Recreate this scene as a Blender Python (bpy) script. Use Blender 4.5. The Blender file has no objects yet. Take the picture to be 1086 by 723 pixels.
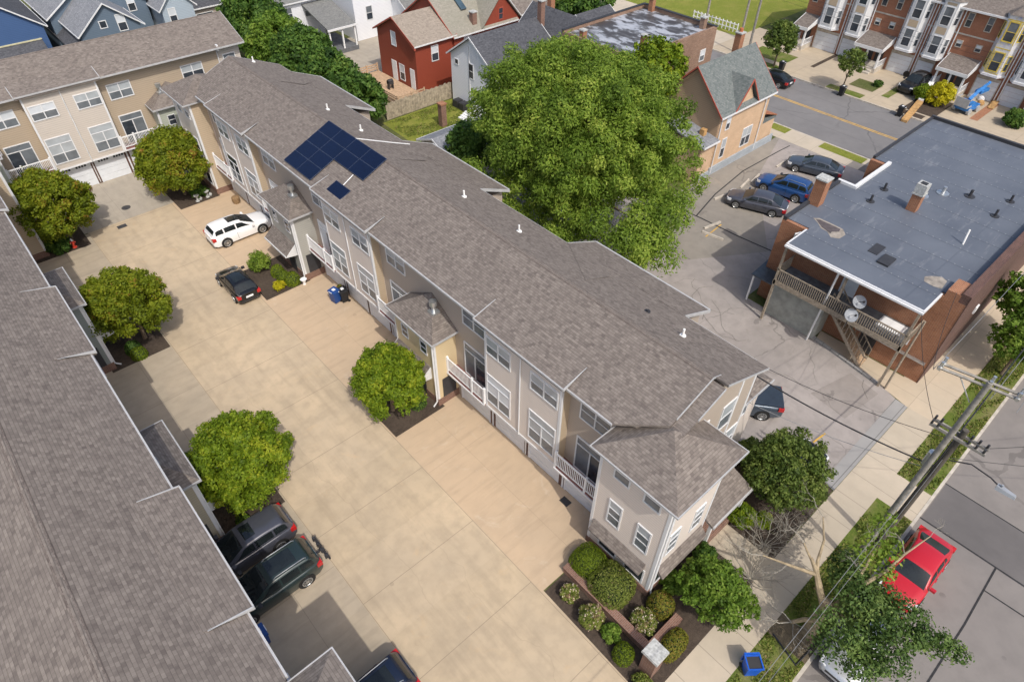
import bpy, bmesh, math, random
import numpy as np
from mathutils import Vector, Matrix

scene = bpy.context.scene
COL = scene.collection
R = math.radians
rnd = random.Random(7)

# ------------------------------------------------------------------ materials
MATS = {}
class NT:
    """tiny helper round a node tree"""
    def __init__(self, name):
        self.m = bpy.data.materials.new(name); self.m.use_nodes = True
        self.t = self.m.node_tree; self.n = self.t.nodes
        self.b = self.n['Principled BSDF']
    def new(self, kind, **kw):
        nd = self.n.new(kind)
        for k, v in kw.items():
            if k in nd.inputs: nd.inputs[k].default_value = v
            else: setattr(nd, k, v)
        return nd
    def link(self, a, b): self.t.links.new(a, b)
    def uv(self):
        return self.new('ShaderNodeUVMap').outputs['UV']
    def pos(self):
        return self.new('ShaderNodeNewGeometry').outputs['Position']
    def noise(self, vec, scale, detail=4, rough=.55, dist=0.0):
        nd = self.new('ShaderNodeTexNoise', Scale=scale, Detail=detail, Roughness=rough, Distortion=dist)
        self.link(vec, nd.inputs['Vector']); return nd.outputs['Fac']
    def math(self, op, a, b=None, clamp=False):
        nd = self.new('ShaderNodeMath', operation=op); nd.use_clamp = clamp
        for i, x in enumerate((a, b)):
            if x is None: continue
            if isinstance(x, (int, float)): nd.inputs[i].default_value = x
            else: self.link(x, nd.inputs[i])
        return nd.outputs[0]
    def ramp(self, fac, stops):
        nd = self.new('ShaderNodeValToRGB'); cr = nd.color_ramp
        while len(cr.elements) < len(stops): cr.elements.new(.5)
        for e, (p, c) in zip(cr.elements, stops):
            e.position = p; e.color = (c, c, c, 1) if isinstance(c, (int, float)) else (*c, 1)
        self.link(fac, nd.inputs[0]); return nd.outputs[0]
    def mix(self, fac, a, b, mode='MIX'):
        nd = self.new('ShaderNodeMix', data_type='RGBA', blend_type=mode)
        for s, x in ((nd.inputs[0], fac), (nd.inputs[6], a), (nd.inputs[7], b)):
            if isinstance(x, (int, float)): s.default_value = x
            elif isinstance(x, (tuple, list)): s.default_value = (*x[:3], 1)
            else: self.link(x, s)
        return nd.outputs[2]
    def sep(self, vec):
        nd = self.new('ShaderNodeSeparateXYZ'); self.link(vec, nd.inputs[0]); return nd.outputs
    def bump(self, h, strength=.4, dist=.02):
        nd = self.new('ShaderNodeBump', Strength=strength, Distance=dist)
        self.link(h, nd.inputs['Height']); self.link(nd.outputs[0], self.b.inputs['Normal'])
    def color(self, c):
        if isinstance(c, (tuple, list)): self.b.inputs['Base Color'].default_value = (*c[:3], 1)
        else: self.link(c, self.b.inputs['Base Color'])
    def set(self, rough=.6, metal=0., spec=None, coat=0.):
        self.b.inputs['Roughness'].default_value = rough; self.b.inputs['Metallic'].default_value = metal
        if spec is not None: self.b.inputs['Specular IOR Level'].default_value = spec
        if coat: self.b.inputs['Coat Weight'].default_value = coat; self.b.inputs['Coat Roughness'].default_value = .05
        return self.m

def plain(name, c, rough=.6, metal=0., vary=.12, scale=3., coat=0., spec=None):
    if name in MATS: return MATS[name]
    t = NT(name)
    f = t.noise(t.pos(), scale, 3)
    lo = tuple(x*(1-vary) for x in c); hi = tuple(min(1, x*(1+vary)) for x in c)
    t.color(t.ramp(f, [(.3, lo), (.7, hi)]))
    MATS[name] = t.set(rough, metal, spec, coat); return MATS[name]

def siding(name, c, lap=.16):
    t = NT(name); uv = t.uv(); u, v, _ = t.sep(uv)
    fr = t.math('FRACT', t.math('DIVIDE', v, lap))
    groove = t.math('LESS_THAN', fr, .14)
    n1 = t.noise(t.pos(), .8, 4); n2 = t.noise(t.pos(), 9, 2)
    base = t.mix(t.math('MULTIPLY', n1, .5), tuple(x*1.05 for x in c), tuple(x*.86 for x in c))
    base = t.mix(t.math('MULTIPLY', n2, .12), base, tuple(x*.75 for x in c))
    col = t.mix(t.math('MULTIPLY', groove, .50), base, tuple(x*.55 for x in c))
    t.color(col); t.bump(t.math('SUBTRACT', 1.0, fr), .5, .012)
    MATS[name] = t.set(.55); return MATS[name]

def brick(name, c1, c2, mortar, bw=.22, bh=.075, ms=.008, rough=.85):
    t = NT(name); uv = t.uv()
    b = t.new('ShaderNodeTexBrick'); t.link(uv, b.inputs['Vector'])
    b.inputs['Scale'].default_value = 1; b.inputs['Brick Width'].default_value = bw; b.inputs['Row Height'].default_value = bh
    b.inputs['Mortar Size'].default_value = ms; b.inputs['Color1'].default_value = (*c1, 1); b.inputs['Color2'].default_value = (*c2, 1)
    b.inputs['Mortar'].default_value = (*mortar, 1)
    n = t.noise(t.pos(), 1.1, 5)
    col = t.mix(t.math('MULTIPLY', t.ramp(n, [(.35, 0.), (.75, 1.)]), .38), b.outputs['Color'], tuple(x*.55 for x in c1))
    t.color(col); t.bump(b.outputs['Fac'], -.3, .01)
    MATS[name] = t.set(rough); return MATS[name]

def shingle(name, dark, mid, light, bw=.25, bh=.128, mott=.4, stain=None):
    t = NT(name); uv = t.uv()
    cols = []
    for w, off, rh in ((bw*.72, .5, bh), (bw*1.2, .33, bh), (bw*.5, .41, bh*2)):
        b = t.new('ShaderNodeTexBrick', offset=off); t.link(uv, b.inputs['Vector'])
        b.inputs['Scale'].default_value = 1; b.inputs['Brick Width'].default_value = w; b.inputs['Row Height'].default_value = rh
        b.inputs['Mortar Size'].default_value = .004; b.inputs['Mortar'].default_value = (*[x*.8 for x in dark], 1)
        b.inputs['Color1'].default_value = (*dark, 1); b.inputs['Color2'].default_value = (*light, 1)
        cols.append(b.outputs['Color'])
    c = t.mix(.38, cols[0], cols[1]); c = t.mix(.16, c, cols[2])
    c = t.mix(.10, c, mid)
    n1 = t.noise(t.pos(), .30, 4, .55); n2 = t.noise(t.pos(), 3.5, 4, .65); n4 = t.noise(t.pos(), 1.1, 3)
    c = t.mix(t.math('MULTIPLY', t.ramp(n1, [(.35, 0.), (.7, 1.)]), mott*.5), c, tuple(x*.85 for x in mid))
    c = t.mix(t.math('MULTIPLY', t.ramp(n2, [(.52, 0.), (.74, 1.)]), .22), c, tuple(x*1.05 for x in light))
    c = t.mix(t.math('MULTIPLY', t.ramp(n4, [(.5, 0.), (.75, 1.)]), .14), c, dark)
    if stain:
        n3 = t.noise(t.pos(), .13, 3)
        c = t.mix(t.ramp(n3, [(.48, 0.), (.66, .5)]), c, stain)
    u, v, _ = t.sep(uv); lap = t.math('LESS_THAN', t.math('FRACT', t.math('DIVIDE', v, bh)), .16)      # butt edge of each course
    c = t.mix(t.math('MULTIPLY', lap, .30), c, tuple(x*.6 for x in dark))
    sm = t.new('ShaderNodeMapping'); t.link(uv, sm.inputs[0]); sm.inputs['Scale'].default_value = (1.1, .12, 1)     # rain streaks down the slope
    c = t.mix(t.math('MULTIPLY', t.ramp(t.noise(sm.outputs[0], 1., 4), [(.52, 0.), (.72, 1.)]), .20), c, tuple(x*.75 for x in mid))
    t.color(c); t.bump(t.noise(uv, 30, 2), .25, .01)
    MATS[name] = t.set(.9, spec=.25); return MATS[name]

def concrete(name, c, c2, joints=(), crack=0., stain=.4, jw=.022, jdark=.42, stains2=None, streak=None, wander=(), slabs=None, spots=0.):
    """joints: list of (axis, spacing or None, offset[, lo, hi on the other axis])"""
    t = NT(name); p = t.pos(); x, y, z = t.sep(p)
    n1 = t.noise(p, .22, 6, .62, .6); n2 = t.noise(p, 1.3, 5, .6); n3 = t.noise(p, 14, 3)
    col = t.mix(t.ramp(n1, [(.35, 0.), (.68, 1.)]), c, c2)
    col = t.mix(t.math('MULTIPLY', t.ramp(n2, [(.42, 0.), (.75, 1.)]), stain), col, tuple(v*.72 for v in c2))
    col = t.mix(t.math('MULTIPLY', n3, .22), col, tuple(v*.8 for v in c))
    if stains2:
        n4 = t.noise(p, .5, 4, .7, 1.5)
        col = t.mix(t.ramp(n4, [(.6, 0.), (.72, .5)]), col, stains2)
    if streak:      # tyre / drip wear running along one axis
        mp = t.new('ShaderNodeMapping'); t.link(p, mp.inputs[0]); mp.inputs['Scale'].default_value = streak
        n5 = t.noise(mp.outputs[0], 1., 4, .6)
        col = t.mix(t.math('MULTIPLY', t.ramp(n5, [(.5, 0.), (.72, 1.)]), .32), col, tuple(v*.6 for v in c2))
    if slabs:      # panels cast at different times differ a little
        b = t.new('ShaderNodeTexBrick', offset=0.); mp2 = t.new('ShaderNodeMapping'); t.link(p, mp2.inputs[0]); mp2.inputs['Location'].default_value = (-slabs[2], -slabs[3], 0)
        t.link(mp2.outputs[0], b.inputs['Vector']); b.inputs['Scale'].default_value = 1; b.inputs['Brick Width'].default_value = slabs[0]; b.inputs['Row Height'].default_value = slabs[1]; b.inputs['Mortar Size'].default_value = 0
        b.inputs['Color1'].default_value = (.945, .94, .925, 1); b.inputs['Color2'].default_value = (1.025, 1.02, 1.015, 1)
        col = t.mix(1., col, b.outputs['Color'], 'MULTIPLY')
    if spots:
        vs = t.new('ShaderNodeTexVoronoi', Scale=.55); t.link(p, vs.inputs['Vector'])
        sp = t.math('MULTIPLY', t.math('LESS_THAN', t.math('ADD', vs.outputs['Distance'], t.math('MULTIPLY', n2, .10)), .13), t.ramp(t.noise(p, .5, 2), [(.5, 0.), (.6, 1.)]))
        col = t.mix(t.math('MULTIPLY', sp, spots), col, tuple(v*.35 for v in c2))
    tot = None
    for j in joints:
        ax, sp, off = j[:3]; cc = x if ax == 'x' else y; oc = y if ax == 'x' else x
        q = t.math('SUBTRACT', cc, off)
        if sp:
            q = t.math('SUBTRACT', t.math('FRACT', t.math('ADD', t.math('DIVIDE', q, sp), 100.5)), .5)
            q = t.math('MULTIPLY', q, sp)
        wob = t.math('MULTIPLY', t.math('SUBTRACT', n2, .5), .03)
        q = t.math('ABSOLUTE', t.math('ADD', q, wob))
        m = t.math('LESS_THAN', q, jw)
        if len(j) > 3:
            m = t.math('MULTIPLY', m, t.math('MULTIPLY', t.math('GREATER_THAN', oc, j[3]), t.math('LESS_THAN', oc, j[4])))
        tot = m if tot is None else t.math('MAXIMUM', tot, m)
    if tot is not None:
        col = t.mix(t.math('MULTIPLY', tot, .75), col, tuple(v*jdark for v in c2))
    if crack:
        wv = t.new('ShaderNodeTexNoise', Scale=.8, Detail=6.0); t.link(p, wv.inputs['Vector'])
        ad = t.new('ShaderNodeMix', data_type='VECTOR'); ad.inputs[0].default_value = .45
        t.link(p, ad.inputs[4]); t.link(wv.outputs['Color'], ad.inputs[5])
        vo = t.new('ShaderNodeTexVoronoi', feature='DISTANCE_TO_EDGE', Scale=crack); t.link(ad.outputs[1], vo.inputs['Vector'])
        near = t.math('LESS_THAN', vo.outputs['Distance'], .006)
        gate = t.ramp(t.noise(p, .16, 3), [(.44, 0.), (.56, 1.)])
        col = t.mix(t.math('MULTIPLY', t.math('MULTIPLY', near, gate), .42), col, tuple(v*.38 for v in c2))
    for ax, off, lo, hi, amp in wander:      # long wandering cracks
        cc, oc = (x, y) if ax == 'x' else (y, x)
        w1 = t.new('ShaderNodeTexNoise', Scale=.22, Detail=4.0); t.link(p, w1.inputs['Vector'])
        q = t.math('ABSOLUTE', t.math('SUBTRACT', t.math('SUBTRACT', cc, off), t.math('MULTIPLY', t.math('SUBTRACT', w1.outputs['Fac'], .5), amp)))
        m = t.math('MULTIPLY', t.math('LESS_THAN', q, .02), t.math('MULTIPLY', t.math('GREATER_THAN', oc, lo), t.math('LESS_THAN', oc, hi)))
        col = t.mix(t.math('MULTIPLY', m, .16), col, tuple(v*.5 for v in c2))
    t.color(col); t.bump(n3, .2, .01)
    MATS[name] = t.set(.88, spec=.3); return MATS[name]

def grass_mat(name, g1, g2, dry, dryness=.5):
    t = NT(name); p = t.pos()
    a = t.noise(p, 6, 4); b = t.noise(p, .55, 5, .65); c = t.noise(p, 30, 2)
    col = t.mix(t.ramp(a, [(.35, 0.), (.7, 1.)]), g1, g2)
    col = t.mix(t.math('MULTIPLY', t.ramp(b, [(.45, 0.), (.68, 1.)]), dryness), col, dry)
    col = t.mix(t.math('MULTIPLY', c, .5), col, tuple(v*.5 for v in g1))
    t.color(col); t.bump(c, .8, .05)
    MATS[name] = t.set(.95, spec=.15); return MATS[name]

def leaf_mat(name, stops, trans=.35):
    t = NT(name)
    at = t.new('ShaderNodeAttribute', attribute_name='tint')
    col = t.ramp(at.outputs['Fac'], stops)
    t.color(col); t.set(.62, spec=.3)
    tr = t.new('ShaderNodeBsdfTranslucent'); t.link(col, tr.inputs['Color'])
    ms = t.new('ShaderNodeMixShader'); ms.inputs[0].default_value = trans
    out = t.n['Material Output']
    t.link(t.b.outputs[0], ms.inputs[1]); t.link(tr.outputs[0], ms.inputs[2]); t.link(ms.outputs[0], out.inputs['Surface'])
    MATS[name] = t.m; return t.m

def glass(name, c, rough=.12, blotch=.5):
    t = NT(name); n = t.noise(t.pos(), 1.4, 3)
    t.color(t.mix(t.math('MULTIPLY', t.ramp(n, [(.4, 0.), (.65, 1.)]), blotch), c, tuple(x*.45 for x in c)))
    MATS[name] = t.set(rough, spec=.6); return MATS[name]

def paint(name, c, metal=.25, rough=.3):
    t = NT(name); n = t.noise(t.pos(), 5, 4)
    t.color(t.mix(t.math('MULTIPLY', n, .18), c, tuple(x*.7+.02 for x in c)))
    MATS[name] = t.set(rough, metal, coat=.7); return MATS[name]

M_ = MATS
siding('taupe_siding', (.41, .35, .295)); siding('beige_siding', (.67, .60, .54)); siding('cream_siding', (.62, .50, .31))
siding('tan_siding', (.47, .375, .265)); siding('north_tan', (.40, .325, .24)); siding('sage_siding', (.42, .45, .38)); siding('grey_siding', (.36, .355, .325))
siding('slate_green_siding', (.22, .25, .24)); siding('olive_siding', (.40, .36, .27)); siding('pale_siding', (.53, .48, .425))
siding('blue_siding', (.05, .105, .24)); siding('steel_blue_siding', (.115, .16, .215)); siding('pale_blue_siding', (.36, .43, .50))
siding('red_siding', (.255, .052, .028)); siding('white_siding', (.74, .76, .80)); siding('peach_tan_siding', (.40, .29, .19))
shingle('shingle_taupe', (.107, .090, .082), (.164, .142, .129), (.272, .238, .209))
shingle('shingle_grey', (.12, .125, .125), (.18, .185, .18), (.25, .25, .24), mott=.25)
shingle('shingle_dark', (.045, .047, .055), (.075, .08, .092), (.12, .125, .14), mott=.25)
shingle('shingle_bluegrey', (.14, .15, .17), (.22, .235, .26), (.32, .33, .35), mott=.25)
shingle('shingle_slate', (.085, .105, .105), (.145, .165, .165), (.21, .225, .22), mott=.3)
shingle('shingle_worn', (.20, .19, .155), (.27, .255, .215), (.34, .315, .27), mott=.3, stain=(.22, .22, .17))
shingle('shingle_tan', (.20, .17, .14), (.28, .24, .195), (.36, .31, .26), mott=.3)
shingle('shingle_ridge_shade', (.085, .068, .062), (.14, .118, .107), (.24, .205, .18), mott=.2)  # ridge cap shingles toned darker; the ridge vent's shadow is in the colour
brick('brown_brick', (.16, .075, .052), (.24, .12, .085), (.28, .23, .19))
brick('orange_brick', (.27, .10, .045), (.36, .145, .065), (.36, .27, .20), .24, .08)
brick('dark_brick', (.085, .04, .032), (.14, .065, .05), (.16, .12, .10))
brick('old_brick', (.20, .11, .075), (.30, .18, .12), (.30, .25, .2))
brick('town_brick', (.30, .11, .055), (.36, .14, .075), (.34, .22, .15))
brick('peach_brick', (.56, .385, .245), (.62, .44, .285), (.52, .38, .26))
brick('wall_brick', (.22, .115, .08), (.30, .165, .12), (.30, .24, .2))
brick('foundation_block', (.33, .37, .41), (.38, .42, .46), (.28, .30, .33), .4, .2)
plain('white_trim', (.66, .67, .68), .45, vary=.05); plain('white_rail', (.76, .77, .78), .4, vary=.03)
plain('white_door', (.66, .69, .73), .5, vary=.05); plain('white_paint', (.78, .79, .80), .6, vary=.06)
plain('red_trim', (.36, .08, .05), .6); plain('dark_trim', (.03, .03, .033), .6); plain('red_balcony', (.20, .085, .075), .7)
plain('galvanised', (.55, .57, .58), .35, .8); plain('gutter_white', (.40, .405, .41), .5, vary=.08); plain('pvc', (.82, .82, .80), .4); plain('black_rubber', (.012, .012, .013), .75)
plain('weathered_wood', (.30, .25, .19), .9, vary=.3, scale=6); plain('deck_wood', (.44, .31, .20), .85, vary=.25, scale=5)
plain('fence_wood', (.33, .28, .21), .9, vary=.35, scale=4); plain('pole_wood', (.25, .235, .21), .9, vary=.3, scale=5)
plain('pole_dark', (.085, .075, .062), .9, vary=.3, scale=5); plain('bark', (.16, .12, .085), .95, vary=.4, scale=8)
plain('pale_bark', (.29, .23, .145), .9, vary=.3, scale=4); plain('dead_twig', (.27, .25, .21), .95, vary=.25, scale=8)
plain('stone_cap', (.40, .41, .40), .9, vary=.3, scale=9); plain('metal_dark', (.05, .05, .055), .5, .3)
plain('blue_bin', (.012, .06, .24), .45); plain('black_bin', (.012, .013, .016), .5); plain('bin_white', (.75, .77, .8), .5)
plain('hydrant_red', (.50, .045, .025), .45); plain('terracotta', (.42, .13, .05), .8); plain('wicker', (.25, .16, .08), .9, vary=.4, scale=20)
plain('yellow_paint', (.55, .33, .06), .8, vary=.25, scale=2); plain('white_mark', (.62, .61, .58), .85, vary=.25, scale=4)
plain('kerb_stone', (.46, .42, .36), .9, vary=.2, scale=2); plain('lift_blue', (.03, .17, .46), .5, vary=.3); plain('lift_grey', (.35, .36, .36), .6)
plain('orange_wood', (.42, .25, .10), .85, vary=.3, scale=3); plain('wrap_white', (.66, .66, .68), .5, vary=.15, scale=4)
plain('wrap_yellow', (.62, .47, .08), .6, vary=.25, scale=4); plain('dish_grey', (.27, .29, .32), .45, vary=.06)
plain('tar', (.022, .022, .024), .85, vary=.4, scale=6); plain('wire_black', (.02, .02, .022), .6); plain('wire_grey', (.20, .205, .21), .5)
plain('panel_grey', (.33, .34, .31), .7, vary=.2, scale=2); plain('deck_grey', (.12, .125, .135), .85, vary=.3, scale=3)
plain('tin_roof', (.07, .085, .10), .45, .2, vary=.3); plain('copper_trim', (.34, .13, .06), .6)
glass('window_screen', (.155, .175, .195), .25, .5); glass('window_dark', (.045, .055, .07), .08, .6)
glass('window_blind', (.40, .435, .46), .3, .3); glass('window_white', (.62, .66, .70), .35, .2); glass('car_glass', (.016, .021, .023), .04, .5)
glass('sky_glass', (.06, .10, .13), .05, .5)
def solar_mat():
    t = NT('solar_cells'); uv = t.uv(); u, v, _ = t.sep(uv)
    fu = t.math('FRACT', t.math('DIVIDE', u, .158)); fv = t.math('FRACT', t.math('DIVIDE', v, .158))
    g = t.math('MAXIMUM', t.math('LESS_THAN', fu, .03), t.math('LESS_THAN', fv, .03))
    n = t.noise(t.pos(), .7, 3)
    c = t.mix(n, (.003, .007, .024), (.004, .010, .038))
    t.color(t.mix(t.math('MULTIPLY', g, .3), c, (.012, .02, .05))); MATS['solar_cells'] = t.set(.14, spec=.4)
solar_mat(); plain('solar_frame', (.075, .095, .15), .4, .4)

def membrane():      # flat black roofing with pale scuffs and seams
    t = NT('roof_membrane'); p = t.pos(); x, y, z = t.sep(p)
    n1 = t.noise(p, .3, 5, .6); n2 = t.noise(p, 2.2, 5, .65, .8); n3 = t.noise(p, 9, 3)
    c = t.mix(t.ramp(n1, [(.3, 0.), (.7, 1.)]), (.088, .102, .13), (.128, .145, .175))
    mp = t.new('ShaderNodeMapping'); t.link(p, mp.inputs[0]); mp.inputs['Scale'].default_value = (.35, 1.6, 1)
    s = t.noise(mp.outputs[0], 1.0, 5, .7)
    c = t.mix(t.ramp(s, [(.58, 0.), (.80, .38)]), c, (.40, .41, .42))
    sp = t.math('MULTIPLY', t.ramp(n2, [(.66, 0.), (.78, 1.)]), .4)
    c = t.mix(sp, c, (.42, .42, .41))
    q = t.math('ABSOLUTE', t.math('SUBTRACT', t.math('FRACT', t.math('DIVIDE', x, 1.9)), .5))
    seam = t.math('MULTIPLY', t.math('LESS_THAN', q, .014), .6); c = t.mix(seam, c, (.035, .04, .05))
    q2 = t.math('ABSOLUTE', t.math('SUBTRACT', t.math('FRACT', t.math('DIVIDE', x, 1.9)), .56))
    dots = t.math('MULTIPLY', t.math('LESS_THAN', q2, .02), t.math('LESS_THAN', t.math('FRACT', t.math('DIVIDE', y, .42)), .18))
    c = t.mix(t.math('MULTIPLY', dots, .5), c, (.36, .37, .38))
    t.color(c); t.bump(n3, .15, .02); MATS['roof_membrane'] = t.set(.55, spec=.4)
membrane()
def silver_roof():
    t = NT('silver_roof'); p = t.pos()
    mp = t.new('ShaderNodeMapping'); t.link(p, mp.inputs[0]); mp.inputs['Scale'].default_value = (1.0, .45, 1)
    n = t.noise(mp.outputs[0], 1.1, 5, .6, .4); n2 = t.noise(p, .25, 3)
    f = t.math('ADD', t.math('MULTIPLY', n, .75), t.math('MULTIPLY', n2, .3))
    t.color(t.ramp(f, [(.47, (.055, .05, .05)), (.54, (.11, .11, .115)), (.58, (.32, .34, .38)), (.72, (.42, .44, .48))]))
    MATS['silver_roof'] = t.set(.5)
silver_roof()
def rug_patch():
    t = NT('wrap_sheet'); p = t.pos(); n = t.noise(p, 2.3, 3)
    c = t.ramp(n, [(.40, (.62, .62, .65)), (.50, (.60, .60, .63)), (.53, (.55, .50, .30)), (.58, (.58, .58, .62)), (.70, (.34, .36, .60))])
    t.color(c); MATS['wrap_sheet'] = t.set(.5)
rug_patch()

# ------------------------------------------------------------------ mesh builder
OFF = {}     # world translation of every parent (buildings are written in world coordinates)
class MB:
    def __init__(self, T=None):
        self.v = []; self.f = []; self.mi = []; self.T = T; self.sm = []; self.st = []
    def _p(self, p): return tuple(self.T(*p)) if self.T else tuple(p)
    def poly(self, pts, mi=0, smooth=False):
        i = len(self.v); self.v += [self._p(p) for p in pts]
        self.f.append(tuple(range(i, i+len(pts)))); self.mi.append(mi); self.sm.append(smooth)
    def mesh(self, pts, faces, mi=0, smooth=False):
        i = len(self.v); self.st.append((i, len(self.f))); self.v += [self._p(p) for p in pts]
        for f in faces: self.f.append(tuple(i+k for k in f)); self.mi.append(mi); self.sm.append(smooth)
        return self
    def box(self, a0, a1, b0, b1, c0, c1, mi=0):
        P = [(a0, b0, c0), (a1, b0, c0), (a1, b1, c0), (a0, b1, c0), (a0, b0, c1), (a1, b0, c1), (a1, b1, c1), (a0, b1, c1)]
        return self.mesh(P, [(0, 3, 2, 1), (4, 5, 6, 7), (0, 1, 5, 4), (1, 2, 6, 5), (2, 3, 7, 6), (3, 0, 4, 7)], mi)
    def prism(self, bottom, top, mi=0):
        """two equal rings joined"""
        n = len(bottom); F = [tuple(range(n))[::-1], tuple(range(n, 2*n))]
        F += [(i, (i+1) % n, n+(i+1) % n, n+i) for i in range(n)]
        return self.mesh(list(bottom)+list(top), F, mi)
    def slab(self, pts, th=.13, mi=0):
        return self.prism([(p[0], p[1], p[2]-th) for p in pts], pts, mi)
    def tube(self, pts, radii, n=8, mi=0, cap=True, smooth=True):
        pts = [Vector(p) for p in pts]
        if isinstance(radii, (int, float)): radii = [radii]*len(pts)
        rings = []; up = Vector((.13, .31, .94))
        for i, p in enumerate(pts):
            d = (pts[min(i+1, len(pts)-1)]-pts[max(i-1, 0)])
            d = d.normalized() if d.length > 1e-9 else Vector((0, 0, 1))
            a = d.cross(up)
            if a.length < .05: a = d.cross(Vector((1, 0, 0)))
            a.normalize(); b = d.cross(a)
            rings.append([p+(a*math.cos(2*math.pi*k/n)+b*math.sin(2*math.pi*k/n))*radii[i] for k in range(n)])
        P = [q for r in rings for q in r]; F = []
        for i in range(len(pts)-1):
            for k in range(n):
                F.append((i*n+k, i*n+(k+1) % n, (i+1)*n+(k+1) % n, (i+1)*n+k))
        if cap:
            F.append(tuple(range(n))[::-1]); F.append(tuple(range((len(pts)-1)*n, len(pts)*n)))
        return self.mesh([tuple(p) for p in P], F, mi, smooth)
    def cyl(self, p, r, h, n=16, r2=None, mi=0):
        return self.tube([p, (p[0], p[1], p[2]+h)], [r, r if r2 is None else r2], n, mi)
    def lathe(self, c, prof, n=14, mi=0):
        P = []; F = []
        for (r, z) in prof:
            for k in range(n): P.append((c[0]+r*math.cos(2*math.pi*k/n), c[1]+r*math.sin(2*math.pi*k/n), c[2]+z))
        for i in range(len(prof)-1):
            for k in range(n): F.append((i*n+k, i*n+(k+1) % n, (i+1)*n+(k+1) % n, (i+1)*n+k))
        F.append(tuple(range(n))[::-1]); F.append(tuple(range((len(prof)-1)*n, len(prof)*n)))
        return self.mesh(P, F, mi, True)
    def each(self, name, mat, parent=None, **kw):
        """one object per added piece"""
        out = []; st = self.st+[(len(self.v), len(self.f))]
        for (v0, f0), (v1, f1) in zip(st, st[1:]):
            q = MB(); q.v = self.v[v0:v1]; q.f = [tuple(k-v0 for k in f) for f in self.f[f0:f1]]; q.mi = self.mi[f0:f1]; q.sm = self.sm[f0:f1]
            out.append(q.build(name, mat, parent, **kw))
        return out
    def build(self, name, mat, parent=None, world=True, closed=True, label=None, angle=40, uv=True):
        me = bpy.data.meshes.new(name)
        off = Vector(OFF.get(parent.name, (0, 0, 0))) if (parent and world) else Vector((0, 0, 0))
        me.from_pydata(self.v, [], self.f)
        for m in (mat if isinstance(mat, (list, tuple)) else [mat]): me.materials.append(M_[m] if isinstance(m, str) else m)
        me.polygons.foreach_set('material_index', self.mi)
        me.polygons.foreach_set('use_smooth', self.sm)
        if closed:
            bm = bmesh.new(); bm.from_mesh(me); bmesh.ops.recalc_face_normals(bm, faces=bm.faces); bm.to_mesh(me); bm.free()
        if uv:
            lay = me.uv_layers.new(name='UVMap')
            co = [v.co for v in me.vertices]
            for p in me.polygons:
                n = p.normal
                if abs(n.z) > .995: a, b = Vector((1, 0, 0)), Vector((0, 1, 0))
                else:
                    a = Vector((-n.y, n.x, 0)).normalized(); b = n.cross(a)
                for li in p.loop_indices:
                    c = co[me.loops[li].vertex_index]; lay.data[li].uv = (a.dot(c), b.dot(c))
        if any(self.sm): me.set_sharp_from_angle(angle=R(angle))
        if off.length: me.transform(Matrix.Translation(-off))
        o = bpy.data.objects.new(name, me); COL.objects.link(o)
        if parent: o.parent = parent; OFF[o.name] = tuple(off)
        if label: o['label'] = label
        return o

def thing(name, label, cat, loc=(0, 0, 0), rot=0, group=None):
    o = bpy.data.objects.new(name, None); COL.objects.link(o); o.empty_display_size = .3
    o.location = loc; o.rotation_euler = (0, 0, rot); o['label'] = label; o['category'] = cat
    if group: o['group'] = group
    OFF[o.name] = tuple(loc); return o
def tag(o, label, cat, group=None):
    o['label'] = label; o['category'] = cat
    if group: o['group'] = group
    return o
def struct(o, kind='structure'):
    o['kind'] = kind; return o
def copy_tree(o, loc, rot=None, label=None, name=None):
    def rec(x, par):
        c = x.copy(); COL.objects.link(c)
        if par: c.parent = par
        for ch in x.children: rec(ch, c)
        return c
    c = rec(o, None); c.location = loc
    if rot is not None: c.rotation_euler = (0, 0, rot)
    if label: c['label'] = label
    OFF[c.name] = tuple(loc); return c
# facing planes: (s along the wall, d outwards, z)
def fYm(Y): return lambda s, d, z: (s, Y-d, z)
def fYp(Y): return lambda s, d, z: (s, Y+d, z)
def fXm(X): return lambda s, d, z: (X-d, s, z)
def fXp(X): return lambda s, d, z: (X+d, s, z)

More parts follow.
